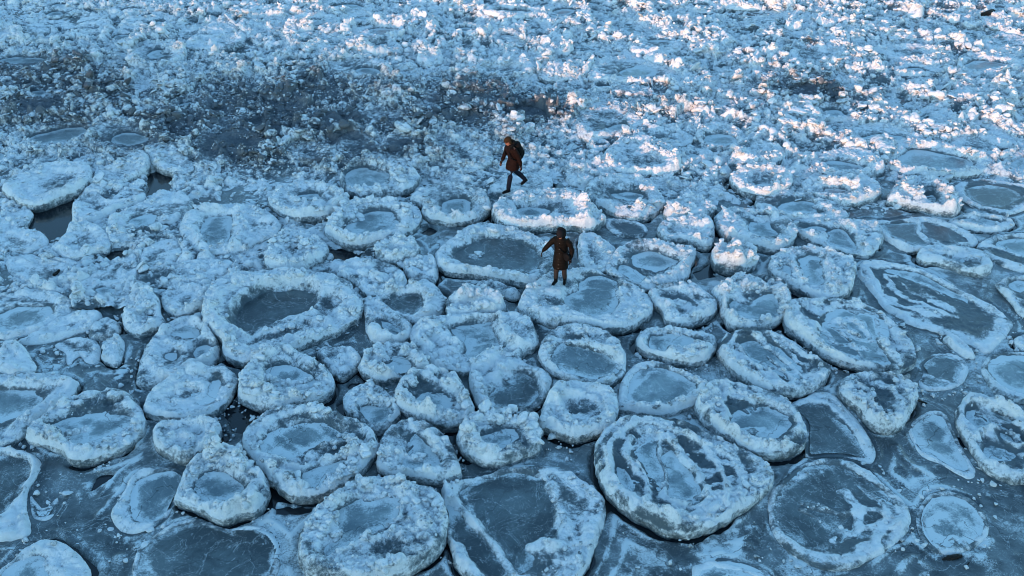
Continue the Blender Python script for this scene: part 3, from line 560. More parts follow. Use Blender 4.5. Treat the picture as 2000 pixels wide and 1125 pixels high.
F('B0', .18, 'snow slab with a curled tip against the left rim of the giant ring floe', '940,620 1000,560 1090,530 1190,580 1200,660 1120,710 1020,730 950,690', [], [('1010,690 1100,700 1180,650', .12, .1), ('1040,560 1090,570', .08, .1)], rim=.2, lump=.9, frost=.75, dirt=.1)
F('B0', .24, 'tall double mound of snow between the dull pan ring and the giant ring floe', '710,730 760,690 800,620 860,600 920,640 930,720 950,770 880,815 800,840 730,810', ['850,720 890,700 880,740'], [('840,630 870,690', .14, .12), ('750,740 780,790 860,810', .12, .12)], rim=.2, lump=.9, frost=.8, pf=.6)
F('B0', .22, 'small rounded snow floe left of the tall double mound', '515,830 560,780 640,745 690,780 680,820 600,858 540,860', [], [], rim=.2, lump=.8, frost=.75)
F('B0', .26, 'upright pillow of snow standing in grey ice below the small rounded snow floe', '585,960 620,880 680,840 715,880 710,945 680,1000 620,995', [], [('620,960 650,900 690,880', .12, .1)], rim=.2, lump=.9, frost=.82)
F('B0', .16, 'long ribbed snow floe slanting up from the left edge', '100,880 200,830 330,740 450,710 560,700 590,740 540,795 430,835 300,875 180,895', [], [('180,870 320,790 460,740 560,720', .09, .09), ('250,870 400,820 520,780', .08, .08)], rim=.2, lump=.7, frost=.75)
F('B0', .1, 'ragged thin snow patch right of the pale hump on the left edge', '320,900 420,860 540,870 580,920 560,1000 500,1000 460,960 390,1010 380,950', [], [], rim=.15, lump=.9, frost=.75)
F('B0', .3, 'pale rounded hump of ice on the left edge', '0,930 40,895 120,900 170,960 210,1040 150,1075 50,1085 0,1055 -40,1000', [], [('60,920 60,1000 70,1060', .2, .16)], rim=.2, lump=.5, frost=.8, ref='the pale hump on the left edge')
F('B0', .22, 'ring with a smaller ring frozen inside it, lower left of the giant ring floe',
  '795,1090 830,950 880,870 960,790 1060,740 1150,745 1210,810 1260,880 1270,945 1230,1005 1140,1045 1060,1090 950,1115 870,1140 810,1130',
  ['960,960 1020,940 1030,980 980,990', '1000,820 1070,770 1150,800 1150,860 1050,850', '1120,930 1190,900 1220,940 1150,980'], [('880,970 900,890 1000,880 1080,910', .14, .1), ('890,1000 940,1080 1040,1060 1180,1020 1240,950', .12, .1), ('940,820 1060,760 1150,760 1220,850', .1, .07)], rim=.24, lump=.8, frost=.6, pf=.45, ref='the double ring floe')
# --- the jumbled far half
def E(tile, H, label, outline, pools=(), ridges=(), **o):
    o.setdefault('lump', 1.15); o.setdefault('frost', .78); o.setdefault('rim', .3); o.setdefault('pf', .45)
    F(tile, H, label, outline, pools, ridges, **o)
E('A1', .36, 'ring floe with a smooth snow drift on its back rim, left of the backpack walker', '490,1040 520,980 600,930 680,900 780,910 860,930 930,1000 940,1050 870,1105 760,1120 640,1140 540,1110', ['510,1040 560,980 660,970 780,1000 760,1060 680,1085 560,1095'], [('680,930 780,960 830,1000', .16, .14), ('820,1020 860,1070', .2, .12)], dirt=0.044, ref='the drift backed ring floe')
E('A2', .22, 'trampled snow floe under the feet of the backpack walker', '-130,1090 -60,1045 20,1020 120,1010 220,1030 230,1075 150,1110 60,1130 -60,1135', [], [], lump=.2, frost=.85)
E('A2', .38, 'thick sunlit floe with a deep snow bowl, right of the backpack walker', '510,940 560,860 640,810 740,800 840,830 930,880 980,950 960,990 850,1015 700,1015 580,985 520,965', ['790,945 850,930 860,950 800,960'], [('560,900 580,980 700,1000 850,1000', .12, .12), ('790,840 850,890 930,920 950,960', .16, .16), ('600,880 660,910', .06, .06)], frost=.9, lump=.95, ref='the sunlit bowl floe')
E('A2', .26, 'white fan shaped floe with a smooth slope and dirty front lip', '320,720 390,650 470,605 570,600 670,640 730,690 770,735 700,780 600,790 480,815 380,795 370,755', ['560,740 640,720 660,750 590,760'], [('400,740 430,780 540,790', .14, .12), ('470,620 600,620 700,680', .12, .06)], lump=.8, dirt=0.028, frost=.9, ref='the white fan shaped floe')
E('A2', .22, 'large pale round floe with a grey back pool, upper right of centre', '430,460 470,380 540,340 680,335 820,360 930,400 950,440 880,475 760,495 600,495 480,478', ['620,420 700,390 800,390 810,430 720,450 650,450'], [('480,440 600,480 780,480', .16, .1)], lump=1.0, frost=.85, ref='the large pale round floe')
E('A2', .24, 'lumpy snow floe just behind the sunlit bowl floe', '690,800 740,750 860,740 980,760 1050,800 1000,845 860,850 760,835', [], [], frost=.85)
E('A2', .24, 'ring floe with a grey pool right of the sunlit bowl floe', '1060,780 1100,740 1200,710 1300,740 1350,800 1310,845 1200,862 1100,832', ['1110,800 1180,780 1270,790 1290,830 1200,845 1130,835'], ref='the grey pool ring right of the bowl floe')
E('A2', .34, 'sunlit lumpy floe below the grey pool ring, right of the walkers', '1265,920 1300,870 1400,830 1500,840 1580,880 1560,930 1450,955 1330,945', [], [('1320,900 1450,880 1540,900', .16, .1)], frost=.9)
E('A2', .32, 'snow floe with a shallow bowl and lit boulder rim, lower of two stacked at right', '1260,1050 1290,1000 1400,970 1540,980 1620,1040 1600,1090 1480,1135 1350,1115', [], [('1290,1060 1400,1110 1530,1100', .14, .1)], frost=.88)
E('A2', .16, 'small low snow patch right of the backpack walker boots', '310,1030 370,1000 450,1010 490,1050 420,1078 340,1062', [], [], frost=.9)
E('A2', .2, 'narrow curved snow ridge floe at the right end of the sunlit bowl floe', '930,890 1000,860 1100,870 1170,900 1110,950 1010,960', ['1000,900 1060,890 1080,910 1030,920'], [('950,910 1020,945 1110,935', .1, .1)], frost=.88)
E('A3', .28, 'ring floe with a long grey pan and lit near lumps, right side', '240,950 300,900 420,865 560,880 640,930 670,985 600,1015 450,1025 300,1000', ['310,950 400,935 540,960 560,990 420,990'], [('480,900 580,930 640,970', .16, .1), ('350,1000 480,1015', .12, .12)], frost=.88, ref='the long pan ring at right')
E('A3', .28, 'ring floe with lumps in front, directly below the long pan ring at right', '200,1060 300,1020 420,1030 560,1035 640,1080 650,1125 580,1160 450,1180 320,1150 230,1115', ['330,1090 450,1100 480,1120 380,1130'], [('300,1060 420,1060 520,1090', .14, .12)], frost=.85)
E('A3', .18, 'very wide floe with a shaded interior and long lit back rim, right', '680,920 730,850 850,820 1000,830 1150,880 1300,930 1310,970 1200,1015 1000,1025 800,1005 700,970', ['740,930 850,870 1000,890 1180,930 1150,980 950,990 800,970'], [('880,840 1000,845 1130,885 1240,930', .12, .16), ('720,960 820,990 980,1010 1180,1000', .12, .1)], frost=.85, ref='the very wide floe at right')
E('A3', .22, 'ring floe with pale lumps inside it, above the very wide floe', '845,690 880,640 960,615 1050,650 1110,690 1100,735 1020,760 920,745', ['890,680 930,660 950,690 920,705'], [('960,670 1000,700', .2, .16), ('880,720 980,750 1080,730', .1, .08)], frost=.9, ref='the pale lump ring')
E('A3', .2, 'floe with a lit far bank, left of the pale lump ring', '460,790 500,740 620,720 760,740 870,780 920,820 800,835 640,845 520,845', ['540,800 650,780 780,790 750,820 630,823'], [('520,830 650,840 790,830', .12, .1)], frost=.88)
E('A3', .18, 'curved snow arm floe at the right edge beside the very wide floe', '1140,720 1250,700 1340,750 1440,830 1380,860 1260,825 1160,765', [], [('1160,740 1260,780 1380,840', .14, .1)], frost=.9)
E('A3', .16, 'small bumpy floe between the very wide floe and the curved snow arm', '1050,820 1150,790 1270,830 1340,880 1310,915 1180,895 1080,865', [], [], frost=.9)
E('A3', .16, 'floe on the right edge beyond the very wide floe, half out of the picture', '1330,960 1400,900 1500,850 1560,950 1500,1040 1400,1015', ['1400,950 1480,910 1500,970 1440,980'], [], frost=.8)
E('A3', .2, 'wide floe with a bright wall of snow behind a shaded pan, upper right edge', '1090,370 1130,320 1280,310 1450,330 1520,380 1400,420 1150,440', ['1130,380 1250,350 1400,375 1300,400 1180,410'], [('1250,330 1380,345 1500,370', .14, .16), ('1100,350 1110,410', .12, .14)], frost=.9, ref='the bright walled wide floe')
E('A3', .22, 'lumpy white floe with rounded crests below the bright walled wide floe', '1010,580 1080,530 1220,510 1370,540 1400,585 1300,595 1120,595', [], [('1180,530 1300,540', .2, .2)], frost=.92)
E('A3', .2, 'greyish ring floe in the dirty patch at upper right', '270,650 330,600 430,610 520,660 470,700 340,700', ['330,650 400,640 440,670 370,680'], [], frost=.8, dirt=0.083)
E('A3', .26, 'mound with a brown stained hollow on top, upper right', '110,360 130,290 200,235 300,235 430,270 460,320 400,360 280,385 170,390', [], [('240,250 290,260 330,280', .12, .2), ('160,350 240,370', .16, .14)], frost=.85, stain=(255, 250, .5, .25), ref='the brown stained mound')
E('A3', .16, 'lit knobbly ridge floe at the right edge behind the bright walled wide floe', '1230,230 1330,200 1480,220 1500,270 1400,300 1270,290', [], [], frost=.92)
E('A3', .18, 'lumpy floe with large white boulder, right of the brown stained mound', '600,290 700,270 900,270 1020,290 980,340 860,350 700,340', [], [('920,290 980,300', .2, .24), ('660,290 700,310', .16, .18)], frost=.92)
E('A3', .2, 'knobbly floe with a dark front hollow, left of the very wide floe back rim', '720,400 800,370 950,390 1000,420 900,445 760,440', ['800,400 880,395 900,415 830,420'], [('740,420 900,440', .1, .1)], frost=.9)
# top left quarter
E('D0', .24, 'elongated ring at the top left with a slender tail to the right', '1070,110 1100,70 1250,50 1420,50 1600,80 1590,105 1440,140 1300,155 1150,150 1080,135', ['1200,110 1290,80 1380,85 1360,110 1260,125'], [], frost=.75, ref='the tailed ring at the top left')
E('D0', .2, 'small dark centred ring near the top left corner', '385,155 450,115 540,95 660,90 760,110 700,150 580,175 450,178', ['460,155 520,120 600,125 620,155 540,162'], [], frost=.72, ref='the dark centred small ring')
E('D0', .18, 'ring floe above the dark centred small ring, touching the top edge', '400,70 460,30 580,10 720,20 740,45 640,80 500,100 420,95', ['490,60 560,40 640,45 600,65 530,70'], [], frost=.7)
E('D0', .24, 'flat lumpy slab beside open grey ice, left edge group', '210,310 260,270 360,240 480,260 520,295 460,325 330,340 240,340', [], [], frost=.78, lump=.8, ref='the flat lumpy slab')
E('D0', .28, 'rounded snow heap cut by the left edge', '-60,330 0,270 80,252 160,280 230,340 180,375 80,385 -20,380', [], [('20,300 100,290 180,330', .3, .2)], frost=.85, ref='the snow heap at the left edge')
E('D0', .26, 'pair of fused snow cakes, upper one of two left of centre top', '750,225 800,195 920,188 1050,190 1100,215 1080,245 960,240 850,250 770,245', [], [], frost=.82, lump=.8)
E('D0', .28, 'lower fused snow cake with an undercut left front', '690,310 760,270 900,240 1050,240 1130,285 1050,330 900,345 830,362 740,335', ['740,305 790,290 800,310'], [], frost=.82)
E('D0', .2, 'ring with a smooth blue pan and curled right lip, upper left', '1080,370 1120,310 1200,260 1330,250 1410,300 1390,355 1300,405 1200,415 1100,395', ['1090,385 1160,345 1300,350 1240,390 1150,395'], [('1330,300 1370,330 1320,380 1260,400', .08, .14)], frost=.8, ref='the curled lip ring')
E('D0', .22, 'long snow bank curving over a blue pool, behind the curled lip ring', '1180,250 1280,200 1420,180 1550,130 1700,150 1740,200 1700,260 1550,280 1400,270 1250,280', ['1420,255 1540,210 1570,230 1500,275'], [], frost=.8)
E('D0', .18, 'thin oval ring above the wide half buried ring at left', '560,470 620,430 740,410 870,420 890,460 780,490 650,510 580,500', ['600,470 710,445 740,465 650,488'], [], frost=.78)
E('D0', .3, 'wide half buried ring with a blue pan at the left edge', '-100,640 0,560 200,540 400,530 540,590 570,650 480,710 300,730 100,740 -60,720', ['-40,600 150,560 380,570 430,600 250,630 60,620'], [('0,650 200,690 420,680', .3, .1)], frost=.72, dirt=0.055, ref='the half buried ring at the left edge')
E('D0', .36, 'heap of dirty tumbled blocks with sunlit tops, left', '480,680 560,620 700,590 820,620 880,680 940,760 820,820 620,810 500,760', [], [('640,660 760,650', .3, .3)], dirt=0.099, lump=2.0, frost=.85, ref='the dirty tumbled heap')
E('D0', .3, 'large rough ring with a lit left shoulder, upper left', '1240,600 1290,480 1400,420 1600,420 1800,470 1820,560 1700,640 1500,680 1300,660', ['1440,540 1550,490 1680,520 1640,560 1520,575'], [('1270,520 1300,600 1340,640', .2, .24), ('1660,480 1740,500', .2, .16)], dirt=0.055, lump=1.4, ref='the rough lit shoulder ring')
E('D0', .34, 'thick walled floe with a pink lit crest on its left, upper left', '1810,470 1840,400 1950,370 2150,350 2380,350 2400,400 2330,450 2200,490 2050,500 1900,490', [], [('1900,410 1990,410 2060,430', .2, .28), ('2100,370 2340,370', .2, .1)], frost=.85, lump=.9, ref='the pink crested thick floe')
E('D0', .22, 'narrow floe with pale front behind the pink crested thick floe', '1730,345 1780,300 1900,270 2050,290 2000,350 1880,380 1780,372', [], [], frost=.82)
E('D0', .3, 'muddy lump pile cut by the left edge below the half buried ring', '-40,790 60,740 180,700 330,720 370,790 250,850 80,860 -40,840', [], [], dirt=0.14, lump=2.0)
# top centre left
E('D1', .3, 'floe with a flat pink lit patch at the end of the pink crested thick floe', '5,300 40,260 140,240 260,250 330,290 300,330 180,350 60,345', [], [('130,270 210,300', .2, .14)], frost=.85, lump=.8)
E('D1', .3, 'floe with a lit snow knob on its left tip, behind the flat patch floe', '330,300 420,240 560,220 720,230 770,290 680,340 540,380 420,395 380,350', [], [('340,290 370,310', .2, .26), ('480,260 640,260', .24, .12)], frost=.85)
E('D1', .36, 'pointed snow heap with a broad pink sunlit face', '770,320 860,240 940,215 1020,250 1070,320 1030,345 900,365 820,368', [], [('880,270 940,250 1000,300', .4, .34)], frost=.92, lump=1.5, ref='the pointed pink heap')
E('D1', .28, 'crater like small ring left below the pointed pink heap', '570,430 610,360 690,335 790,350 825,400 760,460 680,485 610,470', ['670,375 720,360 740,385 700,395'], [], frost=.8, ref='the small crater ring')
E('D1', .32, 'ring floe with lit lumps round a blue pan, right of the small crater ring', '840,430 880,380 1000,355 1200,340 1380,360 1470,410 1420,455 1290,500 1100,505 960,490', ['930,435 1000,410 1080,420 1060,445 980,450', '1200,405 1270,395 1320,420 1240,430'], [('1060,440 1100,420', .2, .24), ('1240,370 1360,380', .16, .16), ('1140,440 1190,440', .16, .18)], frost=.86, ref='the lit lump ring')
E('D1', .34, 'pancake with a sunlit pyramid of snow on its left and blue hollow on its right', '1365,500 1400,460 1540,440 1720,440 1880,440 1940,490 1900,530 1740,555 1520,550 1390,530', ['1610,470 1720,445 1840,450 1800,480 1680,490'], [('1480,490 1560,460 1620,510', .26, .36), ('1740,500 1900,490', .16, .1)], frost=.9, ref='the snow pyramid pancake')
E('D1', .22, 'flat floe with a brown smudged lit corner, below the lit lump ring', '560,620 620,580 800,560 1000,540 1150,500 1260,490 1285,545 1200,600 1000,640 800,665 640,670', ['760,600 900,590 1000,610 850,640', '980,590 1100,570 1180,590 1050,620'], [('1150,510 1250,520', .2, .22), ('570,620 640,655', .14, .16), ('690,560 800,560', .2, .2)], frost=.8, dirt=0.066, ref='the smudged corner floe')
E('D1', .3, 'dome of pink tipped knobs with a striped right flank', '100,670 190,620 280,600 400,620 490,660 440,730 300,740 180,720', [], [('160,660 240,630 320,650', .3, .22), ('360,640 420,700', .06, .1), ('410,640 470,690', .06, .08)], frost=.82, dirt=0.066, lump=1.5)
E('D1', .3, 'ring with a smooth pool facing front, below the snow pyramid pancake', '1190,640 1330,600 1500,580 1700,610 1830,660 1820,720 1700,760 1500,780 1300,740', ['1470,690 1600,660 1700,690 1740,740 1600,750 1520,730'], [], frost=.85, ref='the smooth pool ring')
E('D1', .22, 'ring with a black pool and pink back crest, top centre left', '840,200 900,170 1050,140 1250,150 1300,180 1240,220 1080,250 920,230', ['960,205 1060,190 1180,195 1100,220 1010,222'], [('980,160 1120,150 1280,170', .16, .2)], frost=.85)
E('D1', .24, 'broad ring with dark water in it, at the very top centre left', '1120,100 1170,40 1320,10 1500,15 1650,60 1620,110 1450,130 1250,125', ['1240,85 1330,50 1460,50 1540,75 1420,105 1300,108'], [], frost=.78, ref='the very top ring')
E('D1', .22, 'ring with a black eye just below the very top ring', '1310,190 1400,140 1560,125 1760,150 1820,190 1700,230 1500,225 1380,222', ['1460,190 1560,168 1700,178 1680,200 1560,208'], [], frost=.8)
E('D1', .24, 'ring with a large dark open eye, right of the pointed pink heap', '1400,340 1480,280 1650,260 1880,270 1960,310 1900,360 1760,400 1580,400 1460,390', ['1600,300 1700,280 1880,290 1860,330 1760,360 1660,345'], [('1480,300 1560,330', .24, .2)], frost=.85, ref='the dark open eye ring')
E('D1', .2, 'small flat ring at the top edge, left of the very top ring', '150,70 220,35 400,25 560,40 600,70 480,95 300,100 190,95', ['260,60 340,45 420,60 330,72'], [], frost=.75)
E('D1', .2, 'low lumpy ring under the small flat ring at the top', '380,270 450,200 600,180 780,180 820,215 740,240 600,225 480,255', ['500,215 600,200 700,205 620,215'], [], frost=.8)
# top centre
E('D2', .5, 'thick shallow dish floe with a sunlit front wall, top centre', '718,140 750,100 850,75 1000,65 1150,75 1270,105 1282,135 1230,160 1120,185 1000,195 880,180 770,160', ['840,125 900,105 1100,108 1170,128 1050,148 920,148'], [('740,130 860,165 1000,175 1150,165 1250,130', .14, .1)], frost=.92, lump=.55, rim=.4, ref='the thick dish floe')
E('D2', .26, 'lit lumpy floe against the left flank of the thick dish floe', '400,70 440,30 560,20 700,30 720,90 640,140 520,130 430,100', [], [('440,50 480,60', .24, .3), ('590,90 640,80', .2, .24)], frost=.9, lump=1.6)
E('D2', .22, 'small pink capped cake left below the thick dish floe', '140,265 170,240 230,230 290,255 280,280 210,290 160,285', [], [('180,255 260,260', .3, .2)], frost=.95)
E('D2', .24, 'ring with a snowy inner tongue, below left of the thick dish floe', '330,330 360,280 480,250 620,245 700,270 710,320 620,360 460,370 370,360', ['450,290 540,268 640,280 620,300 520,310'], [], frost=.85, ref='the inner tongue ring')
E('D2', .26, 'low round floe with a lit left half, right of the inner tongue ring', '770,390 800,340 900,305 1050,310 1115,360 1090,405 980,420 860,410', ['880,350 960,340 1000,360 930,370'], [], frost=.86)
E('D2', .24, 'snow heap floe pink on the left, right below the thick dish floe', '1110,400 1140,340 1220,300 1340,320 1400,370 1360,420 1240,432 1140,425', ['1280,350 1340,350 1350,375 1290,375'], [], frost=.85)
E('D2', .36, 'bright pink lit boat shaped floe, right of top centre', '1340,480 1380,430 1470,405 1560,450 1600,490 1550,535 1460,545 1390,520', [], [('1380,470 1460,440 1540,490', .26, .2)], frost=.94, ref='the pink boat shaped floe')
E('D2', .3, 'rounded blue heap above the dirty ridge, centre', '70,620 110,540 190,500 280,520 330,580 280,640 160,660', [], [('150,560 230,540', .5, .3)], frost=.8)
E('D2', .3, 'ring with a bright blue pool and crusted back wall, above centre', '640,720 680,640 780,590 950,570 1130,600 1230,670 1220,740 1080,780 850,775 700,755', ['750,690 850,670 1080,670 1100,700 900,730 800,730'], [('700,640 850,620 1080,620', .24, .2)], frost=.82, dirt=0.055, lump=1.4, ref='the blue pool crusted ring')
E('D2', .3, 'lit lumps floe between the blue pool crusted ring and the large pale round floe', '1250,740 1320,680 1420,660 1560,660 1680,700 1660,760 1500,790 1340,790', [], [('1520,680 1560,720', .24, .34), ('1420,700 1460,720', .24, .2)], frost=.86, dirt=0.044)
E('D2', .22, 'cake with white front at the top edge, left of the lit lumpy floe', '170,100 200,60 280,70 340,100 300,130 220,130', [], [], frost=.92)
E('D2', .2, 'thin flat floe with frost, left of the pink capped cake', '-60,110 20,60 120,60 160,100 100,120 0,118', ['0,90 60,75 110,90 50,100'], [], frost=.78)
E('D2', .2, 'long low floe right of the thick dish floe, at the top', '1300,130 1400,60 1600,50 1760,90 1740,160 1560,200 1400,190', ['1400,120 1500,90 1620,100 1560,140 1450,145'], [], frost=.84)
# top right
E('D3', .26, 'cake with a smooth white left end and dark dimples, top right of centre', '425,180 450,140 560,110 680,130 700,180 640,215 540,215 460,205', [], [('440,170 500,185', .26, .16)], frost=.92, ref='the dimpled white cake')
E('D3', .22, 'small undercut cake left of the dimpled white cake', '290,150 330,95 400,110 430,150 390,170 320,168', [], [('340,120 370,130', .2, .2)], frost=.88)
E('D3', .22, 'long narrow sunlit bar of snow at the top edge, right', '1020,60 1080,20 1240,30 1400,60 1450,90 1380,105 1220,100 1080,85', [], [('1060,40 1200,55 1400,85', .2, .18)], frost=.95, ref='the sunlit snow bar')
E('D3', .22, 'ring with a blue pool left of the sunlit snow bar', '680,90 760,40 900,30 1030,60 1060,100 960,130 800,125', ['780,60 860,48 930,60 880,80 800,78'], [('740,120 800,110', .2, .28)], frost=.88)
E('D3', .2, 'pink boulder pile under the ring beside the sunlit snow bar', '640,230 680,190 800,180 880,210 860,260 760,270', [], [('670,210 730,210', .24, .2)], frost=.95, lump=1.7)
E('D3', .22, 'white floe with rounded pink ridge, middle of the upper right rubble', '450,310 500,270 620,280 720,320 720,360 620,370 510,350', [], [('480,300 580,310 680,340', .24, .16)], frost=.94)
E('D3', .22, 'bright saddle shaped cake right of the rounded pink ridge floe', '860,290 920,260 1010,270 1060,310 980,335 900,325', [], [('900,300 970,290', .24, .2)], frost=.95)
E('D3', .26, 'oval floe with a dark slot behind, above the large pale round floe', '140,480 200,410 330,350 520,370 650,430 660,480 520,530 300,530 180,520', ['330,400 430,390 540,400 480,412 380,412'], [], frost=.86, ref='the dark slot floe')
E('D3', .24, 'pink fronted mound between the dark slot floe and the large pale round floe', '280,570 340,530 450,530 520,590 480,635 370,620', [], [('360,560 450,590', .24, .22)], frost=.9)
E('D3', .24, 'group of rounded lit knobs frozen in one floe, right of the dark slot floe', '720,430 760,360 860,370 950,440 930,520 820,520 740,490', [], [('740,400 790,410', .2, .3), ('880,490 930,490', .2, .2)], frost=.92, lump=1.6)
E('D3', .22, 'ring with ball like lumps at the left of the dirty patch, upper right', '1310,700 1350,640 1440,620 1600,650 1640,720 1580,790 1420,800', ['1440,700 1520,690 1560,730 1480,745'], [('1360,650 1420,670', .24, .3), ('1540,650 1580,670', .2, .3)], frost=.82, dirt=0.083, lump=1.6)
E('D3', .2, 'white angular block floe alone in blue rubble, top right', '1660,260 1720,215 1800,240 1830,280 1760,300 1690,290', [], [('1700,250 1760,250', .3, .24)], frost=.95)
E('D4', .22, 'sunlit ridge floe at the left end of the top right rubble', '-40,210 20,180 100,200 170,240 120,265 20,250', [], [('0,200 120,230', .24, .2)], frost=.95)
E('D4', .26, 'cone of snow with a pink face, top right', '850,160 900,110 980,90 1020,150 980,180 900,180', [], [('950,120 980,160', .24, .34)], frost=.95, ref='the pink cone of snow')
E('D4', .2, 'small white arch shaped block right of the pink cone of snow', '1240,205 1280,185 1360,190 1370,220 1320,232 1260,225', [], [('1250,200 1360,205', .2, .24)], frost=.95)
E('D4', .26, 'dusty lit floe with a dark log end on its back, far right', '1560,160 1640,110 1780,130 1870,210 1880,270 1780,300 1640,260', [], [('1660,140 1780,170 1850,240', .24, .16)], frost=.9, dirt=0.055, ref='the floe with the log')
E('D4', .22, 'white rock like lump cluster at the top edge, far right', '1200,50 1260,0 1420,-10 1500,20 1480,55 1350,70', [], [], frost=.92, lump=1.8)
E('D4', .22, 'lumpy ring with a white cap at the top edge, left of the far right cluster', '720,60 780,10 900,0 960,30 900,60 800,70', [], [], frost=.92, lump=1.6)
# dirty middle band
E('A1', .34, 'dark mud stained heap of blocks, upper right of the dirty band', '1110,590 1150,510 1260,480 1380,480 1460,530 1480,580 1380,620 1240,610', [], [('1200,520 1360,520', .4, .24)], dirt=0.17, lump=2.2, frost=.8, ref='the mud stained heap')
E('A2', .14, 'mud dark flat slab in the dirty band above the backpack walker', '0,650 50,620 150,630 210,660 200,700 110,700 20,685', [], [], dirt=0.33, lump=.9, frost=.5, ref='the mud dark slab')
E('A1', .3, 'grey dome of knobs with thin shelf on its right, upper left of dirty band', '20,530 60,490 150,460 230,490 240,535 150,570 50,568', [], [('100,490 180,500', .5, .2)], dirt=0.11, lump=1.8, frost=.8, ref='the grey knob dome')
E('A1', .3, 'rough ring with a black boulder on its back, right of the grey knob dome', '195,450 240,410 330,400 390,440 380,490 320,525 240,505', ['270,470 330,465 350,490 290,495'], [('330,440 380,450', .24, .3)], dirt=0.17, lump=1.5, frost=.8)
E('A1', .18, 'small floe with one bright snowball on it in the dirty band', '160,620 200,590 300,580 340,600 280,635 190,640', [], [('280,590 320,600', .2, .24)], dirt=0.11, frost=.85)
E('A1', .2, 'long grey raft in the middle of the dirty band', '600,680 640,640 760,630 880,650 960,690 860,735 720,735 620,715', [], [], dirt=0.11, lump=1.4, frost=.8)
E('A1', .26, 'coiled grey floe left in the dirty band', '340,730 400,690 490,690 530,730 460,765 370,762', [], [('370,740 420,710 490,730', .14, .14)], dirt=0.13, lump=1.2, frost=.8, ref='the coiled grey floe')
E('A1', .26, 'floe with a sharp straight crack along its right, below the coiled grey floe', '160,880 230,820 340,830 470,880 440,925 330,950 200,925', [], [], dirt=0.12, lump=1.0, frost=.8)
E('A1', .24, 'angular slab tilted against the cracked floe, dirty band', '460,840 520,780 640,780 720,850 700,885 600,912 500,930', [], [], dirt=0.17, lump=1.0, frost=.78)
E('A1', .22, 'mottled floe with black specks, right of the tilted angular slab', '720,850 760,810 900,800 1000,830 980,875 860,882 760,882', [], [], dirt=0.22, lump=1.1, frost=.75)
E('A1', .26, 'rough grey floe to the left of the backpack walker head', '1060,880 1100,840 1220,830 1330,870 1370,930 1290,980 1160,970 1080,930', [], [('1080,870 1150,930 1280,960', .14, .12)], dirt=0.088, lump=1.1, frost=.82)
E('A0', .28, 'large grey ring with a dull bowl, left of the dirty band', '490,830 540,760 650,720 760,700 900,710 945,775 940,830 860,870 720,900 590,890', ['650,800 720,770 830,780 860,810 760,840 670,830'], [('880,730 920,800', .24, .14)], dirt=0.083, lump=1.3, frost=.82, ref='the large grey ring')
E('A0', .24, 'wide grey ring with a brownish pan, left edge of the dirty band', '30,810 120,760 300,730 450,720 560,740 540,795 430,845 260,880 100,862 40,845', ['170,800 260,770 400,740 500,745 470,790 380,820 230,830'], [], dirt=0.099, lump=1.3, frost=.8, ref='the brownish pan ring')
E('A0', .3, 'white crowned snow floe with a crack on its right, below the large grey ring', '830,880 900,855 1000,860 1080,910 1120,975 1060,1008 960,990 880,950', [], [('870,890 980,890', .2, .1)], dirt=0.022, frost=.9, lump=.9)
E('A0', .28, 'broken snow floe right of the smooth bright oval floe', '560,990 700,940 800,890 870,920 860,985 770,1030 680,1070 580,1055', [], [('690,960 820,940', .2, .14)], dirt=0.033, frost=.86)
E('A0', .3, 'grey jagged floe beside a black crack, right of the large grey ring', '1100,860 1160,800 1240,790 1290,830 1320,920 1240,960 1150,950', [], [], dirt=0.14, lump=1.4, frost=.8)
E('A0', .26, 'grey floe with a dark rear pool, right of the jagged floe', '1240,820 1320,780 1480,780 1560,830 1500,882 1380,892 1290,880', [], [], dirt=0.12, lump=1.1, frost=.82)
E('A0', .26, 'soft edged grey ring in the upper dirty band, left', '970,610 1040,560 1140,560 1240,580 1200,640 1080,655 1000,652', ['1030,610 1100,590 1150,605 1090,625'], [], dirt=0.11, lump=1.3, frost=.8)
E('A0', .16, 'smooth snow topped plate with a dark underside, upper dirty band at left', '730,500 800,490 920,490 1010,490 900,515 840,535 760,528', [], [], dirt=0.028, lump=.3, frost=.95)
E('A0', .24, 'muddy ridge of knobs, left edge of the dirty band', '50,640 150,590 250,580 380,600 400,650 280,680 140,690', [], [], dirt=0.14, lump=1.8, frost=.8)
E('A0', .22, 'dark jagged knot with black pits, lower middle of the dirty band', '1180,700 1240,670 1330,690 1420,720 1400,760 1280,770 1200,750', [], [], dirt=0.11, lump=1.8, frost=.78)
NTRACED = len(FL)

# ------------------------------------------------------------------ maps of the ground (in metres, from the photo's layout)
def to_px(x, y):
    """photo pixel of a ground point (used once, to lay the dirt with its painted shade and the rubble out on the ground)"""
    dep = y * CP + CAM_H * SP
    return 1000 + FPX * x / dep, 562.5 - FPX * (y * SP - CAM_H * CP) / dep
STAIN_SHADES = [(230, 235, 340, 85, .30), (40, 170, 130, 60, .26), (600, 185, 190, 60, .24), (760, 265, 300, 85, .30), (920, 205, 120, 45, .26),
          (1030, 225, 80, 24, .34), (1280, 215, 220, 42, .18), (1560, 180, 110, 38, .26), (1640, 190, 70, 22, .28), (130, 155, 130, 40, .2), (470, 280, 170, 65, .28)]
def dirt_shade_map(x, y):  # far band's sediment, spread wider so that its shade is painted in too
    u, v = to_px(x, y)
    s = 0
    for cx, cy, rx, ry, a in STAIN_SHADES:
        s = s + a * np.exp(-(((u - cx) / rx) ** 2 + ((v - cy) / ry) ** 2))
    return s * (0.50 + 0.50 * sst(0.36, 0.60, fbm(x * 0.9, y * 0.9, 91, 4))) * 1.6
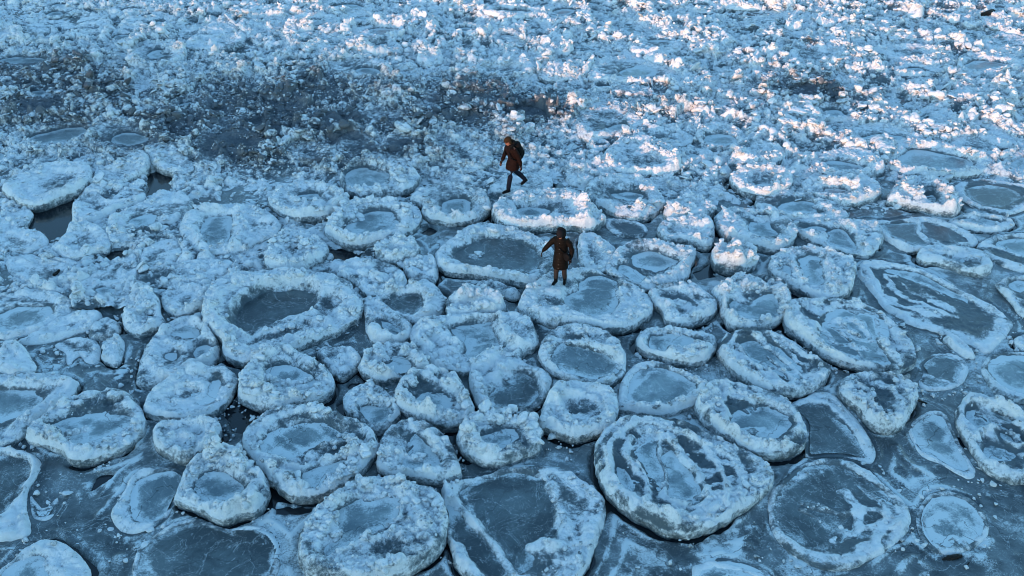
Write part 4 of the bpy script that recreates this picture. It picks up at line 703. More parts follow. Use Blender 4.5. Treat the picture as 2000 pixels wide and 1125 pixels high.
def rubble_map(x, y):
    u, v = to_px(x, y)
    a = sst(400, 300, v)
    a = np.maximum(a, 0.75 * np.exp(-(((u - 180) / 480) ** 2 + ((v - 520) / 190) ** 2)))
    a = np.maximum(a, 0.62 * sst(460, 330, v + 0.0 * u) * sst(1900, 1700, u))
    lull = 0
    for cx, cy, rx, ry, k in ((150, 45, 170, 22, .8), (60, 25, 120, 15, .6), (1040, 58, 50, 10, 1), (470, 105, 60, 12, .8), (1240, 60, 40, 10, .6), (745, 100, 40, 10, .5),
                              (1830, 60, 130, 14, .55), (1450, 28, 60, 6, .7)):
        lull = np.maximum(lull, k * np.exp(-(((u - cx) / rx) ** 2 + ((v - cy) / ry) ** 2)))
    return a * (1 - lull)

# ------------------------------------------------------------------ floes
CLEAR = [(*ground(px_, py_, .33), .24) for px_, py_ in ((1084, 556), (1108, 549), (1090, 566), (985, 376), (1024, 362), (1000, 372))]   # trodden snow under the walkers' feet
BUILT = []          # (outline, bounding box) of every floe made
def knobs(x, y, k=1.0):
    m = sst(0.40, 0.60, fbm(x * 1.5, y * 1.5, 5, 3))
    a = np.maximum(bumps(x, y, 0.30, 11, 0.6) * m, bumps(x, y, 0.17, 23, 0.8) * (0.45 + 0.55 * m))
    return a + 0.38 * bumps(x, y, 0.075, 37, 0.85)
def build_floe(sp, name='pancake_floe'):
    H = sp['H'] * (0.70 if sp['H'] > .12 else 0.65) * (0.62 if sp.get('tile') == 'B0' and 'giant' not in sp['label'] else 1.0)
    zt = H * 0.55
    if 'world' in sp: raw = sp['world']
    else:
        q = parse(sp['tile'], sp['outline']); raw = ground(q[:, 0], q[:, 1], zt)
    O = smooth_closed(raw, 120)
    if area_of(O) < 0: O = O[::-1].copy()
    ar = area_of(O)
    x, y = O[:, 0], O[:, 1]; cr = x * np.roll(y, -1) - np.roll(x, -1) * y
    c = np.array([np.sum((x + np.roll(x, -1)) * cr), np.sum((y + np.roll(y, -1)) * cr)]) / (6 * ar)
    k0 = int(np.argmin(np.abs(np.arctan2(O[:, 1] - c[1], O[:, 0] - c[0]))))
    O = np.roll(O, -k0, 0)
    dist = math.sqrt(c[0] ** 2 + c[1] ** 2 + CAM_H ** 2)
    res = min(0.042, max(0.013, 0.00088 * dist))
    n = int(min(250, max(22, math.sqrt(ar) / res)))
    g = np.linspace(-1, 1, n + 1)
    A, B = np.meshgrid(g, g)
    big = np.abs(A) > np.abs(B)
    with np.errstate(divide='ignore', invalid='ignore'):
        r = np.where(big, A, B)
        ph = np.where(big, (math.pi / 4) * np.where(A != 0, B / A, 0), math.pi / 2 - (math.pi / 4) * np.where(B != 0, A / B, 0))
    U, W = r * np.cos(ph), r * np.sin(ph)
    s = np.hypot(U, W); th = np.mod(np.arctan2(W, U), 2 * math.pi) / (2 * math.pi)
    tt = np.linspace(0, 1, len(O) + 1); Oc = np.concatenate([O, O[:1]])
    px_, py_ = np.interp(th, tt, Oc[:, 0]), np.interp(th, tt, Oc[:, 1])
    ro = 1 + sp.get('rough', 0.035) * (fbm(px_ * 4.5, py_ * 4.5, 3, 4) - 0.5) * 2 * sst(0.5, 1.0, s)
    rt = np.random.default_rng(int(abs(c[0] * 971 + c[1] * 613)) + 1); tilt = rt.normal(0, .045, 2) * (H > .15)
    X = c[0] + s * ro * (px_ - c[0]); Y = c[1] + s * ro * (py_ - c[1])
    X = X.ravel(); Y = Y.ravel()
    i_in = np.arange((n + 1) * (n + 1)).reshape(n + 1, n + 1)
    loop = np.concatenate([i_in[0, :-1], i_in[:-1, -1], i_in[-1, :0:-1], i_in[:0:-1, 0]])
    Ob = np.stack([X[loop], Y[loop]], -1)
    step = max(1, len(loop) // 130)
    de = seg_dist(X, Y, Ob[::step]); de[loop] = 0
    rimw = sp.get('rim', 0.25); lump = sp.get('lump', 1.0); pf = sp.get('pf', 0.78 if H > .2 else .6); fin = sp.get('frost', 0.6)
    pools = [smooth_closed(ground(*parse(sp['tile'], p).T, z=H * pf), 40) for p in sp.get('pools', [])] + list(sp.get('wpools', []))
    dp = None
    for P in pools:
        d = sdist(X, Y, P); dp = d if dp is None else np.minimum(dp, d)
    zp = H * pf
    if dp is None: rm = np.ones_like(X)
    else:
        dpn = dp + 0.16 * (fbm(X * 3.0, Y * 3.0, 41, 4) - 0.5)
        rm = sst(-0.05, 0.15, dpn)
    zin = H * (0.70 if dp is None else 0.84)
    band = sst(rimw * 2.4, rimw * 0.5, de)
    top = zin + (H - zin) * band
    if dp is not None: top = (zp - 0.035) + (top - zp + 0.035) * rm
    up = sst(0, 0.06, de)
    z = top * (0.82 + 0.18 * up) if H > 0.12 else top * (0.45 + 0.55 * up)
    z = z + min(1, H / 0.25) * 0.03 * np.exp(-((de - rimw * 0.55) / (rimw * 0.5)) ** 2) * rm
    z = z + (fbm(X * 1.4, Y * 1.4, 7, 3) - 0.5) * 0.13 * min(1, H / 0.25) * sst(0, 0.2, de) * rm
    kn = knobs(X, Y)
    patch = sst(0.34, 0.62, fbm(X * 1.1 + 9, Y * 1.1, 61, 3))
    kmask = sst(0.0, 0.09, de) * (0.12 + 0.88 * rm) * np.maximum(0.32 + 0.68 * band, patch)
    hs = min(1.0, 0.45 + H * 1.9); far_k = 1.0 if dist < 30 else 0.8
    z = z + kn * (0.85 if dist < 27 else 0.8) * min(1.3, lump) * kmask * hs * far_k
    rid = np.zeros_like(X); wide = np.zeros_like(X)
    for pts, wd, hh in sp.get('ridges', []):
        q = parse(sp['tile'], pts); L = resample(ground(q[:, 0], q[:, 1], H), 26, False)
        wob = (fbm(X * 2.2, Y * 2.2, 71, 3) - 0.5) * wd * 1.6
        d = np.maximum(0, seg_dist(X, Y, L, False) + wob)
        e = np.exp(-(d / (wd * (.95 if dist < 23 else 1.2))) ** 2)
        var = 0.45 + 1.0 * fbm(X * 3.5, Y * 3.5, 77, 3)
        wide = np.maximum(wide, np.exp(-(d / (wd * 2.4)) ** 2))
        z = z + (0.75 if H > 0.12 else 0.55) * hh * e * var * up + kn * 0.4 * e * lump * hs
        rid = np.maximum(rid, e * (0.6 + 0.6 * var))
    crumb = np.abs(fbm(X * 7, Y * 7, 83, 5) - 0.5) + .5 * np.abs(fbm(X * 19, Y * 19, 84, 3) - .5)
    z = z - 0.14 * crumb * (0.3 + 0.7 * rm) * min(1, .4 + H * 2) + 0.008
    z = z + np.clip((X - c[0]) * tilt[0] + (Y - c[1]) * tilt[1], -.07, .07) * rm * up
    pat2 = sst(.42, .60, fbm(X * 1.3 + 4, Y * 1.3, 63, 3))
    lowf = fin - (0.34 if dist < 27 else 0.42)
    fr = lowf + (1.0 - lowf) * np.clip(0.8 * band * (0.45 + 0.75 * pat2) + 1.15 * rid + kn * kmask * 5 * min(1, lump), 0, 1.05)
    fr = fr * (0.15 + 0.85 * rm) + 0.6 * rid * (1 - rm) + 0.22 * wide * (1 - rid)
    fr = fr + 0.7 * (fbm(X * 1.9, Y * 1.9, 87, 4) - 0.5)
    sw = sp.get('swirl', .35 if dist < 27 else .15)
    swl = sst(.55, .97, np.abs(np.sin(7.5 * de + 9 * fbm(X * .75, Y * .75, 131, 4) + 2 * fbm(X * 4, Y * 4, 133, 3)))) * sst(.42, .58, fbm(X * 1.1, Y * 1.1, 137, 3))
    z = z + 0.035 * sw * swl * up; fr = fr + sw * (0.75 * swl - 0.2)
    di = dirt_shade_map(X, Y) + sp.get('dirt', 0) * (0.4 + 1.2 * sst(0.3, 0.65, fbm(X * 2.2, Y * 2.2, 95, 4)))
    if 'stain' in sp:
        cx, cy, rx, ry = sp['stain']; q = parse(sp['tile'], '%g,%g' % (cx, cy))[0]; q = ground(q[0], q[1], H)
        di = di + 1.0 * np.exp(-(((X - q[0]) / rx) ** 2 + ((Y - q[1]) / ry) ** 2))
    V = [np.stack([X, Y, z], -1)]; FR = [fr]; DI = [di]
    Fq = np.stack([i_in[:-1, :-1], i_in[:-1, 1:], i_in[1:, 1:], i_in[1:, :-1]], -1).reshape(-1, 4)
    Fs = [Fq]
    # the side wall
    nx, ny = np.roll(Ob[:, 1], -2) - np.roll(Ob[:, 1], 2), -(np.roll(Ob[:, 0], -2) - np.roll(Ob[:, 0], 2))
    ln = np.hypot(nx, ny) + 1e-9; nx /= ln; ny /= ln
    for _ in range(3):
        nx = (np.roll(nx, 1) + nx + np.roll(nx, -1)) / 3; ny = (np.roll(ny, 1) + ny + np.roll(ny, -1)) / 3
    ze = z[loop]; prev = loop; base = len(X); K = 8 if H > 0.12 else 4
    for k in range(1, K + 1):
        t = k / K
        zz = ze + (-0.12 - ze) * t
        off = min(1, H / 0.3) * (0.028 * math.sin(math.pi * min(1, t * 1.15)) - 0.05 * t * t)
        lay = (fbm(Ob[:, 0] * 1.5 + Ob[:, 1] * 1.5, zz * 16, 15, 3) - 0.5) * 0.045 * min(1, H / 0.2) + (fbm(Ob[:, 0] * 7, Ob[:, 1] * 7 + zz * 9, 18, 2) - 0.5) * 0.03
        V.append(np.stack([Ob[:, 0] + nx * (off + lay), Ob[:, 1] + ny * (off + lay), zz], -1))
        FR.append(np.full(len(loop), 0.60 - 0.30 * t) + 0.3 * (fbm(Ob[:, 0] * 3, Ob[:, 1] * 3, 19, 2) - 0.5)); DI.append(di[loop] * .6 + 0.06 * t)
        cur = base + np.arange(len(loop)); base += len(loop)
        Fs.append(np.stack([np.roll(prev, -1), prev, cur, np.roll(cur, -1)], -1)); prev = cur
    FR = [np.concatenate(FR)]; DI = [np.concatenate(DI)]
    # knobs and blocks of frozen slush grown onto the floe
    pat2 = sst(.42, .60, fbm(X * 1.3 + 4, Y * 1.3, 63, 3))
    want = (np.maximum((0.13 if dist < 27 else .2) * band + 0.95 * pat2 * band + 0.15 * pat2, 1.0 * rid) * (0.04 + 0.96 * rm) + 0.9 * rid * (1 - rm)) * sst(0.015, 0.07, de) * (0.5 + 0.5 * sst(.4, .6, fbm(X * 2.6, Y * 2.6, 67, 3)))
    per = 170 if dist < 26 else 190
    near_k = float(np.interp(dist, [17, 22, 27, 34], [0.85, 0.85, 0.75, 0.72]))
    for cx_, cy_, cr_ in CLEAR: want = want * (np.hypot(X - cx_, Y - cy_) > cr_)
    N = int(ar * per * near_k * (0.06 + 0.85 * lump ** 1.7) * min(1.0, 0.35 + H * 2.2))
    cand = NR.integers(0, len(X), N * 3); cand = cand[NR.random(len(cand)) < want[cand] * want[cand] * 1.2][:N]
    if len(cand):
        u_ = NR.random(len(cand)); rmin = 0.020 + 0.0006 * max(0, dist - 18)
        rd = (rmin + ((0.050 + 0.03 * max(0, lump - .7) if dist < 26 else 0.085 + 0.02 * lump)) * u_ ** 5 + 0.020 * u_) * (0.62 + 0.42 * min(1.6, lump)) * (1.0 if dist < 27 else 0.66) * (0.78 + 0.35 * patch[cand]) * min(1, 0.62 + H)
        rd = np.minimum(rd, .10 + .05 * (lump > 1.3))
        sp_ = 2.0 / n * math.sqrt(ar) * 0.5
        P = np.stack([X[cand] + NR.uniform(-sp_, sp_, len(cand)), Y[cand] + NR.uniform(-sp_, sp_, len(cand)), z[cand] + rd * NR.uniform(-.45, .32, len(cand))], -1)
        pv, pf_, pid = stamp(P, rd, (rd > 0.055) if dist < 30 else (rd > 0.09), PEBA if dist > 27 else None)
        Fs.append(pf_ + sum(len(q) for q in V)); V.append(pv)
        sh = NR.normal(0, .12, len(cand))
        FR.append(np.clip(0.62 + 0.42 * fin + sh, .3, 1.25)[pid]); DI.append(np.maximum(0, di[cand] * NR.uniform(.3, 1.5, len(cand)))[pid])
    V = np.concatenate(V)
    o = make_mesh(name, V, [np.concatenate([f for f in Fs if f.shape[1] == 4]), np.concatenate([f for f in Fs if f.shape[1] == 3] or [np.zeros((0, 3), int)])], M_SNOW, None, {'frost': np.concatenate(FR), 'dirt': np.concatenate(DI)}, facets=False)
    tag(o, sp['label'], 'ice floe', RINGS)
    if dp is not None:
        use = (dp < 0.17) & (de > 0.07)
        m = use[Fq].all(1)
        if m.sum() > 6:
            Fp = Fq[m]; ids, inv = np.unique(Fp, return_inverse=True)
            pv = np.stack([X[ids], Y[ids], zp + 0.006 * (fbm(X[ids] * 2, Y[ids] * 2, 3, 2) - .5)], -1)
            fp = -0.05 + 0.24 * np.maximum(sst(-0.32, 0.05, dp[ids]), 0.85 * wide[ids]) + 0.30 * sw * swl[ids] + sp.get('pfrost', 0) + 0.16 * (fin - 0.55)
            make_mesh('ice_pool', pv, inv.reshape(-1, 4), M_DARKPOOL if sp.get('dark') else M_POOL, o, {'frost': fp, 'dirt': di[ids] * 0.6})
    BUILT.append((O, O.min(0), O.max(0), H, V[:len(X)], sp))
    return o

for sp in FL:
    build_floe(sp)

# ------------------------------------------------------------------ further floes filling the jumbled far half
rng = random.Random(7)
def px_c(O): return to_px(O[:, 0].mean(), O[:, 1].mean())
REFS = [(s['ref'],) + px_c(b[0]) for s, b in zip(FL, BUILT) if s.get('ref')]
REFS += [('the backpack walker', 1005, 330), ('the standing bag carrier', 1098, 510)]
used = {s['label'] for s in FL}
disks = []
for O, lo, hi, *_ in BUILT:
    cc = O.mean(0); disks.append((cc[0], cc[1], math.sqrt(abs(area_of(O)) / math.pi)))
made = 0; SIZES = ('small', 'medium sized', 'broad')
for _ in range(9000):
    if made >= 78: break
    u = rng.uniform(-60, 2060); v = rng.uniform(-25, 330)
    r = rng.choice((.42, .5, .6, .7, .85))
    gx, gy = ground(u, v)
    if any((gx - a) ** 2 + (gy - b) ** 2 < (0.9 * (r + c_)) ** 2 for a, b, c_ in disks): continue
    near = sorted(REFS, key=lambda q: math.hypot(q[1] - u, (q[2] - v) * 2.2))[:4]
    pool = rng.random() < 0.45
    dm = float(dirt_shade_map(np.array([gx]), np.array([gy]))[0])
    look = ('muddy ' if dm > .3 else 'grey ' if dm > .14 else 'white ') + (rng.choice(('ring floe', 'hollow floe')) if pool else rng.choice(('lumpy floe', 'heaped floe', 'crusted floe')))
    size = 'small' if r < .55 else 'medium sized' if r < .8 else 'broad'
    lab = None
    for q in near:
        dx, dy = u - q[1], (v - q[2]) * 2.2
        rel = ('to the right of ' if dx > 0 else 'to the left of ') if abs(dx) > abs(dy) else ('just below ' if dy > 0 else 'just behind ')
        cand = '%s %s %s%s' % (size, look, rel, q[0])
        if cand not in used and len(cand.split()) <= 16: lab = cand; break
    if not lab: continue
    used.add(lab)
    k = np.linspace(0, 2 * math.pi, 18, endpoint=False); ph = rng.uniform(0, 6.28); el = rng.uniform(.72, 1.0); ro = rng.uniform(0, 3.14)
    rad = r * (1 + .10 * np.cos(2 * k + ph) + .08 * np.cos(3 * k + 2 * ph) + .05 * np.cos(5 * k + 3 * ph))
    ex, ey = rad * np.cos(k), rad * np.sin(k) * el
    shp = np.stack([ex * math.cos(ro) - ey * math.sin(ro), ex * math.sin(ro) + ey * math.cos(ro)], -1)
    sp = dict(H=rng.uniform(.14, .3), label=lab, world=shp + np.array([gx, gy]), rim=.28, lump=rng.uniform(1.0, 1.7), frost=.82, pf=.45, dirt=.1 if dm > .14 else 0)
    if pool:
        off = np.array([rng.uniform(-.1, .1), rng.uniform(-.1, .1)]) * r
        sp['wpools'] = [smooth_closed(shp * rng.uniform(.3, .5) + np.array([gx, gy]) + off, 40)]
    build_floe(sp); disks.append((gx, gy, r)); made += 1

# ------------------------------------------------------------------ the frozen sea between the floes
def half_width(y): return 0.526 * np.sqrt(y * y + 169) * 1.14 + 1.5
def sea_part(y0, y1, res, rubble):
    hw = float(half_width(np.array(y1)))
    xs = np.arange(-hw, hw + res, res); ys = np.arange(y0, y1 + res * .5, res)
    X, Y = np.meshgrid(xs, ys); shp = X.shape
    X = X.ravel() ; Y = Y.ravel()
    D = np.full(X.shape, 9.0, np.float32); DT = D.copy()     # distance to any floe, and to the thick ones
    for O, lo, hi, *_ in BUILT:
        i0, i1 = np.searchsorted(xs, [lo[0] - .35, hi[0] + .35]); j0, j1 = np.searchsorted(ys, [lo[1] - .35, hi[1] + .35])
        if i1 <= i0 or j1 <= j0: continue
        idx = (np.arange(j0, j1)[:, None] * len(xs) + np.arange(i0, i1)[None]).ravel()
        q = sdist(X[idx], Y[idx], O[::3]); D[idx] = np.minimum(D[idx], q)
        if _[0] > .07: DT[idx] = np.minimum(DT[idx], q)
    ok = np.abs(X) < half_width(Y)
    I = np.arange(len(X)).reshape(shp)
    Fq = np.stack([I[:-1, :-1], I[:-1, 1:], I[1:, 1:], I[1:, :-1]], -1).reshape(-1, 4)
    return X, Y, D, ok, Fq, DT
def compact(X, Y, Z, Fq, m, attrs):
    Fp = Fq[m]; ids, inv = np.unique(Fp, return_inverse=True)
    return np.stack([X[ids], Y[ids], Z[ids]], -1), inv.reshape(-1, 4), {k: v[ids] for k, v in attrs.items()}
LEADS = [parse(t, s) for t, s in (
    ('B0', '140,230 190,120 300,90 430,45 425,180 370,260 300,300 250,250'), ('B0', '600,390 640,345 760,330 790,370 700,390 640,410'), ('B0', '830,40 860,-10 960,-30 1000,0 900,20'),
    ('B1', '950,240 1000,200 1060,230 1000,260'), ('C1', '540,20 560,0 640,0 640,40 580,50'), ('C1', '100,715 160,715 320,720 330,750 200,760 120,750'), ('C0', '1310,190 1370,110 1480,140 1500,200 1430,300 1340,280'),
    ('B2', '1040,470 1150,420 1180,500 1080,520'), ('C0', '560,545 580,535 650,535 620,560 520,630'), ('A0', '840,1000 900,980 1000,1010 990,1090 870,1110'), ('B1', '420,330 470,340 600,365 600,390 440,410'),
    ('A1', '1180,520 1280,500 1300,560 1200,580'))]
LEADW = [ground(p[:, 0], p[:, 1]) for p in LEADS]
# smooth refrozen ice, near and far
V_, F_, A_ = [], [], {'frost': [], 'dirt': []}; nb = 0
for y0, y1, res in ((8.5, 25.0, .04), (24.86, 52.0, .07)):
    X, Y, D, ok, Fq, DT = sea_part(y0, y1, res, False)
    up, vp = to_px(X, Y)
    brash = sst(0.52, 0.68, fbm(X * 1.2, Y * 1.2, 201, 4)) * (0.25 + 0.75 * rubble_map(X, Y) + 0.5 * np.exp(-((up - 300) / 500) ** 2 - ((vp - 560) / 160) ** 2))
    b = bumps(X, Y, 0.16, 211, 0.5) + 0.5 * bumps(X, Y, 0.09, 223, .6)
    Z = (fbm(X * .8, Y * .8, 205, 4) - .5) * .045 + b * brash * 0.8 - 0.005
    Z = Z - 0.16 * sst(0.13, 0.0, DT + 0.22 * (fbm(X * 2.5, Y * 2.5, 231, 3) - .5)) * sst(0.47, 0.55, fbm(X * .9, Y * .9, 233, 3))
    if y0 > 20: Z = Z - 0.004
    for P in LEADW:
        dl = sdist(X, Y, P) + 0.16 * (fbm(X * 3, Y * 3, 241, 3) - .5)
        Z = Z - 0.2 * sst(0.05, -0.06, dl)
    near = sst(27, 22, Y)
    ring = sst(.80, .98, np.abs(np.sin(11 * np.minimum(D, 1.2) + 7 * fbm(X * .5, Y * .5, 251, 4)))) * sst(.40, .56, fbm(X * .7, Y * .7, 253, 3)) * sst(1.3, .3, D)
    dust = sst(.50, .55, fbm(X * .9, Y * .9, 255, 6)) * sst(.44, .52, fbm(X * .25, Y * .25, 257, 2))
    Z = Z + .03 * ring
    frs = brash * np.clip(b * 9, 0, 1) * 0.5 + 0.10 * (fbm(X * .45, Y * .45, 207, 3) - .5) + near * (0.14 * ring + 0.10 * dust - 0.02)
    m = ok[Fq].all(1) & (D[Fq].min(1) > -0.16) & (Z[Fq].max(1) > -0.09)
    v, f, a = compact(X, Y, Z, Fq, m, {'frost': frs, 'dirt': dirt_shade_map(X, Y) * .45})
    V_.append(v); F_.append(f + nb); nb += len(v)
    for k in a: A_[k].append(a[k])
sea = make_mesh('sea_ice', np.concatenate(V_), np.concatenate(F_), M_SEA, None, {k: np.concatenate(q) for k, q in A_.items()})
tag(sea, kind='structure')
# brash ice: tumbled lumps too many to count
X, Y, D, ok, Fq, DT = sea_part(19.0, 50.0, .04, True)
R_ = rubble_map(X, Y)
cl = fbm(X * .75, Y * .75, 301, 4)
kb = 0.75 * knobs(X + 3.3, Y - 1.7) + .5 * bumps(X, Y, .11, 47, .8)
Z = -0.09 + R_ * (0.10 + 0.10 * sst(.04, .25, dirt_shade_map(X, Y)) + 0.34 * sst(.36, .66, cl)) * 0.55 + kb * (0.3 + R_ * 0.75) * sst(.05, .4, R_) * (0.5 + sst(.34, .6, cl)) + 0.05 * (fbm(X * 9, Y * 9, 303, 3) - .5)
wx, wy = 1.6 * fbm(X * .35, Y * .35, 331, 3), 1.6 * fbm(X * .35 + 7, Y * .35, 333, 3)
rg = np.maximum(1 - np.abs(2 * fbm(X * .8 + wx, Y * .8 + wy, 335, 4) - 1) * 3.2, 1 - np.abs(2 * fbm(X * 1.5 + wx, Y * 1.5 - wy, 337, 4) - 1) * 3.0)
rg = np.clip(rg, 0, 1) ** 1.4                     # crests of the frozen-together ridges
Z = Z + R_ * rg * (0.10 + 0.45 * kb)
Z = np.where(D < 0, Z - 0.5 * sst(0.0, -0.14, D), Z)
for P in LEADW: Z = Z - 0.4 * sst(0.08, -0.1, sdist(X, Y, P) + 0.16 * (fbm(X * 3, Y * 3, 241, 3) - .5))
m = ok[Fq].all(1) & (Z[Fq].max(1) > -0.01) & (D[Fq].min(1) > -0.3)
ids_ok = np.nonzero(ok & (D > -0.02) & (Z > -0.045))[0]
dens = np.clip(R_[ids_ok] * 1.15, 0, 1) * (0.30 + 0.7 * sst(.05, .3, dirt_shade_map(X[ids_ok], Y[ids_ok])) + 0.70 * sst(.38, .54, fbm(X[ids_ok] * 1.1, Y[ids_ok] * 1.1, 305, 4)))
pick = ids_ok[NR.random(len(ids_ok)) < dens * 0.15 * (0.35 + 1.1 * rg[ids_ok])]
u_ = NR.random(len(pick))
rd = (0.022 + 0.070 * u_ ** 7 + 0.026 * u_) * (0.8 + 0.4 * rg[pick]) * (0.7 + 0.45 * R_[pick]) * (0.75 + 0.5 * sst(.36, .66, cl[pick]))
P = np.stack([X[pick] + NR.uniform(-.03, .03, len(pick)), Y[pick] + NR.uniform(-.03, .03, len(pick)), np.maximum(Z[pick], 0.0) + rd * NR.uniform(-.4, .35, len(pick))], -1)
dm_ = dirt_shade_map(X, Y)
v, f, a = compact(X, Y, Z, Fq, m, {'frost': np.clip(.22 + .5 * rg + kb * 4 + .7 * (fbm(X * 1.9, Y * 1.9, 87, 4) - .5), 0, 1), 'dirt': dm_ * 1.25})
# crumbs broken off the nearer floes, lying at their feet
Xn, Yn, Dn, okn, _, _ = sea_part(9.0, 19.0, .05, True)
wn = sst(.42, .06, Dn) * (Dn > .03) * sst(.46, .60, fbm(Xn * 1.3, Yn * 1.3, 311, 4)) * 0.13 + 0.003 * (Dn > .1)
pn = np.nonzero(okn & (NR.random(len(Xn)) < wn))[0]
rn = 0.012 + 0.05 * NR.random(len(pn)) ** 4 + 0.012 * NR.random(len(pn))
P = np.concatenate([P, np.stack([Xn[pn] + NR.uniform(-.03, .03, len(pn)), Yn[pn] + NR.uniform(-.03, .03, len(pn)), rn * NR.uniform(0, .6, len(pn))], -1)])
rd = np.concatenate([rd, rn])
pv, pf_, pid = stamp(P, rd, rd > 0.10, PEBA)
dm_ = np.concatenate([dm_, np.zeros(len(Xn))]); pick = np.concatenate([pick, len(X) + pn])
print('brash pebbles', len(pick), 'sheet', len(v))
a = {'frost': np.concatenate([a['frost'], np.clip(.95 + NR.normal(0, .13, len(pick)), .3, 1.3)[pid]]), 'dirt': np.concatenate([a['dirt'], (dm_[pick] * NR.uniform(.3, 1.7, len(pick)))[pid]])}
f = [f, pf_ + len(v)]; v = np.concatenate([v, pv])
br = make_mesh('brash_ice', v, f, M_SNOW, None, a)
tag(br, 'knobbly white and grey brash ice filling the gaps between the far floes', 'brash ice', kind='stuff')
# open water under everything, out to the horizon
bm = bmesh.new(); q = 3000
for s in ((-q, -q), (q, -q), (q, q), (-q, q)): bm.verts.new((s[0], s[1], -0.075))
bm.faces.new(bm.verts)
me = bpy.data.meshes.new('water'); bm.to_mesh(me); bm.free(); me.materials.append(M_WATER)
wat = bpy.data.objects.new('water', me); COL.objects.link(wat); tag(wat, kind='structure')
# unseen bank added behind the camera, crest shaped to shade most of the ice
SHADE_BANK_D = 60.0
Ld = np.array([math.sin(SUN_HEAD), math.cos(SUN_HEAD)]); Ud = np.array([math.cos(SUN_HEAD), -math.sin(SUN_HEAD)])
def crest(u):
    c = np.interp(u, [-60, -34, -30, -26, -20, -15, -12, -8, -4, 10, 60], [6.5, 6.3, 6.28, 6.48, 6.6, 6.1, 5.86, 6.0, 6.36, 6.7, 6.8])
    return c + 0.16 * (fbm(u * .12, u * 0 + 3, 401, 3) - .5)
us = np.linspace(-160, 160, 321); ds = np.array([-90, -60, -35, -20, -12, -6, -3, 0, 3, 6, 10, 15, 22, 30.])
hs = np.array([.55, .6, .7, .82, .9, .96, .99, 1, .97, .88, .68, .4, .12, -.05])
UU, DD = np.meshgrid(us, ds); HH = np.repeat(hs[:, None], len(us), 1) * crest(UU)
PX = UU * Ud[0] + (DD - SHADE_BANK_D) * Ld[0]; PY = UU * Ud[1] + (DD - SHADE_BANK_D) * Ld[1]
I = np.arange(UU.size).reshape(UU.shape)
fq = np.stack([I[:-1, :-1], I[1:, :-1], I[1:, 1:], I[:-1, 1:]], -1).reshape(-1, 4)
bank = make_mesh('shade_bank', np.stack([PX.ravel(), PY.ravel(), HH.ravel()], -1), fq, M_SHADE_BANK)
tag(bank, kind='structure')

# ------------------------------------------------------------------ the two walkers
M_SKIN = plain('skin', (0.30, 0.13, 0.085), 0.6, 60, 0.12, 0.1)
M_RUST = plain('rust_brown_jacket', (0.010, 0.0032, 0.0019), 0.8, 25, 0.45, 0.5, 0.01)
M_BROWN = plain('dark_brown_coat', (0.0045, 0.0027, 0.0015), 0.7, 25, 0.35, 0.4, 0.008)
M_JEANS = plain('navy_jeans', (0.007, 0.010, 0.019), 0.85, 40, 0.4, 0.4, 0.006)
M_TAUPE = plain('taupe_trousers', (0.034, 0.026, 0.023), 0.85, 40, 0.3, 0.4, 0.006)
M_BLACK = plain('black_cloth', (0.005, 0.005, 0.0055), 0.75, 40, 0.5, 0.3)
M_LEATH = plain('black_boot_leather', (0.004, 0.004, 0.0045), 0.45, 50, 0.4, 0.2)
M_KNIT = plain('charcoal_knit', (0.014, 0.013, 0.015), 0.95, 120, 0.5, 0.8, 0.006)
M_CAP = plain('brown_winter_cap', (0.035, 0.019, 0.009), 0.9, 60, 0.4, 0.5)
M_HAIR = plain('dark_hair', (0.03, 0.02, 0.014), 0.7, 90, 0.4, 0.5)
M_METAL = plain('metal_snap', (0.12, 0.11, 0.10), 0.35, 20, 0.1, 0.0)

def ell(c, r, rot=None, n=14):
    """rounded blob: vertices and triangles of an ellipsoid"""
    b = bmesh.new(); bmesh.ops.create_icosphere(b, subdivisions=3, radius=1.0)
    M = Matrix.Diagonal((*r, 1))
    if rot is not None: M = rot.to_4x4() @ M
    b.transform(Matrix.Translation(c) @ M)
    v = [q.co[:] for q in b.verts]; f = [[q.index for q in t.verts] for t in b.faces]; b.free()
    return np.array(v), np.array(f)
def loft(rings, seg=20):
    """rings of (centre, radius vector a, radius vector b) -> closed tapering tube of triangles"""
    V = []; F = []
    t = np.linspace(0, 2 * math.pi, seg, endpoint=False)
    for c, a, b in rings:
        V.append(np.array(c)[None] + np.cos(t)[:, None] * np.array(a)[None] + np.sin(t)[:, None] * np.array(b)[None])
    n = len(rings)
    for i in range(n - 1):
        for k in range(seg):
            a, b = i * seg + k, i * seg + (k + 1) % seg
            F += [[a, b, b + seg], [a, b + seg, a + seg]]
    V = np.concatenate(V); c0, c1 = len(V), len(V) + 1
    V = np.concatenate([V, [rings[0][0]], [rings[-1][0]]])
    for k in range(seg):
        F += [[c0, (k + 1) % seg, k], [c1, (n - 1) * seg + k, (n - 1) * seg + (k + 1) % seg]]
    return V, np.array(F)
def tube(path, radii, seg=14, flat=None):
    P = [Vector(p) for p in path]; rings = []
    for i, p in enumerate(P):
        d = (P[min(i + 1, len(P) - 1)] - P[max(i - 1, 0)]).normalized()
        u = d.orthogonal() if abs(d.z) > .95 else d.cross(Vector((0, 0, 1)))
        if abs(d.z) > .95: u = Vector((0, 1, 0)) - d * d.y
        u.normalize(); v = d.cross(u)
        r = radii[i]; r1, r2 = (r if isinstance(r, tuple) else (r, r))
        rings.append((p, u * r1, v * r2))
    return loft(rings, seg)
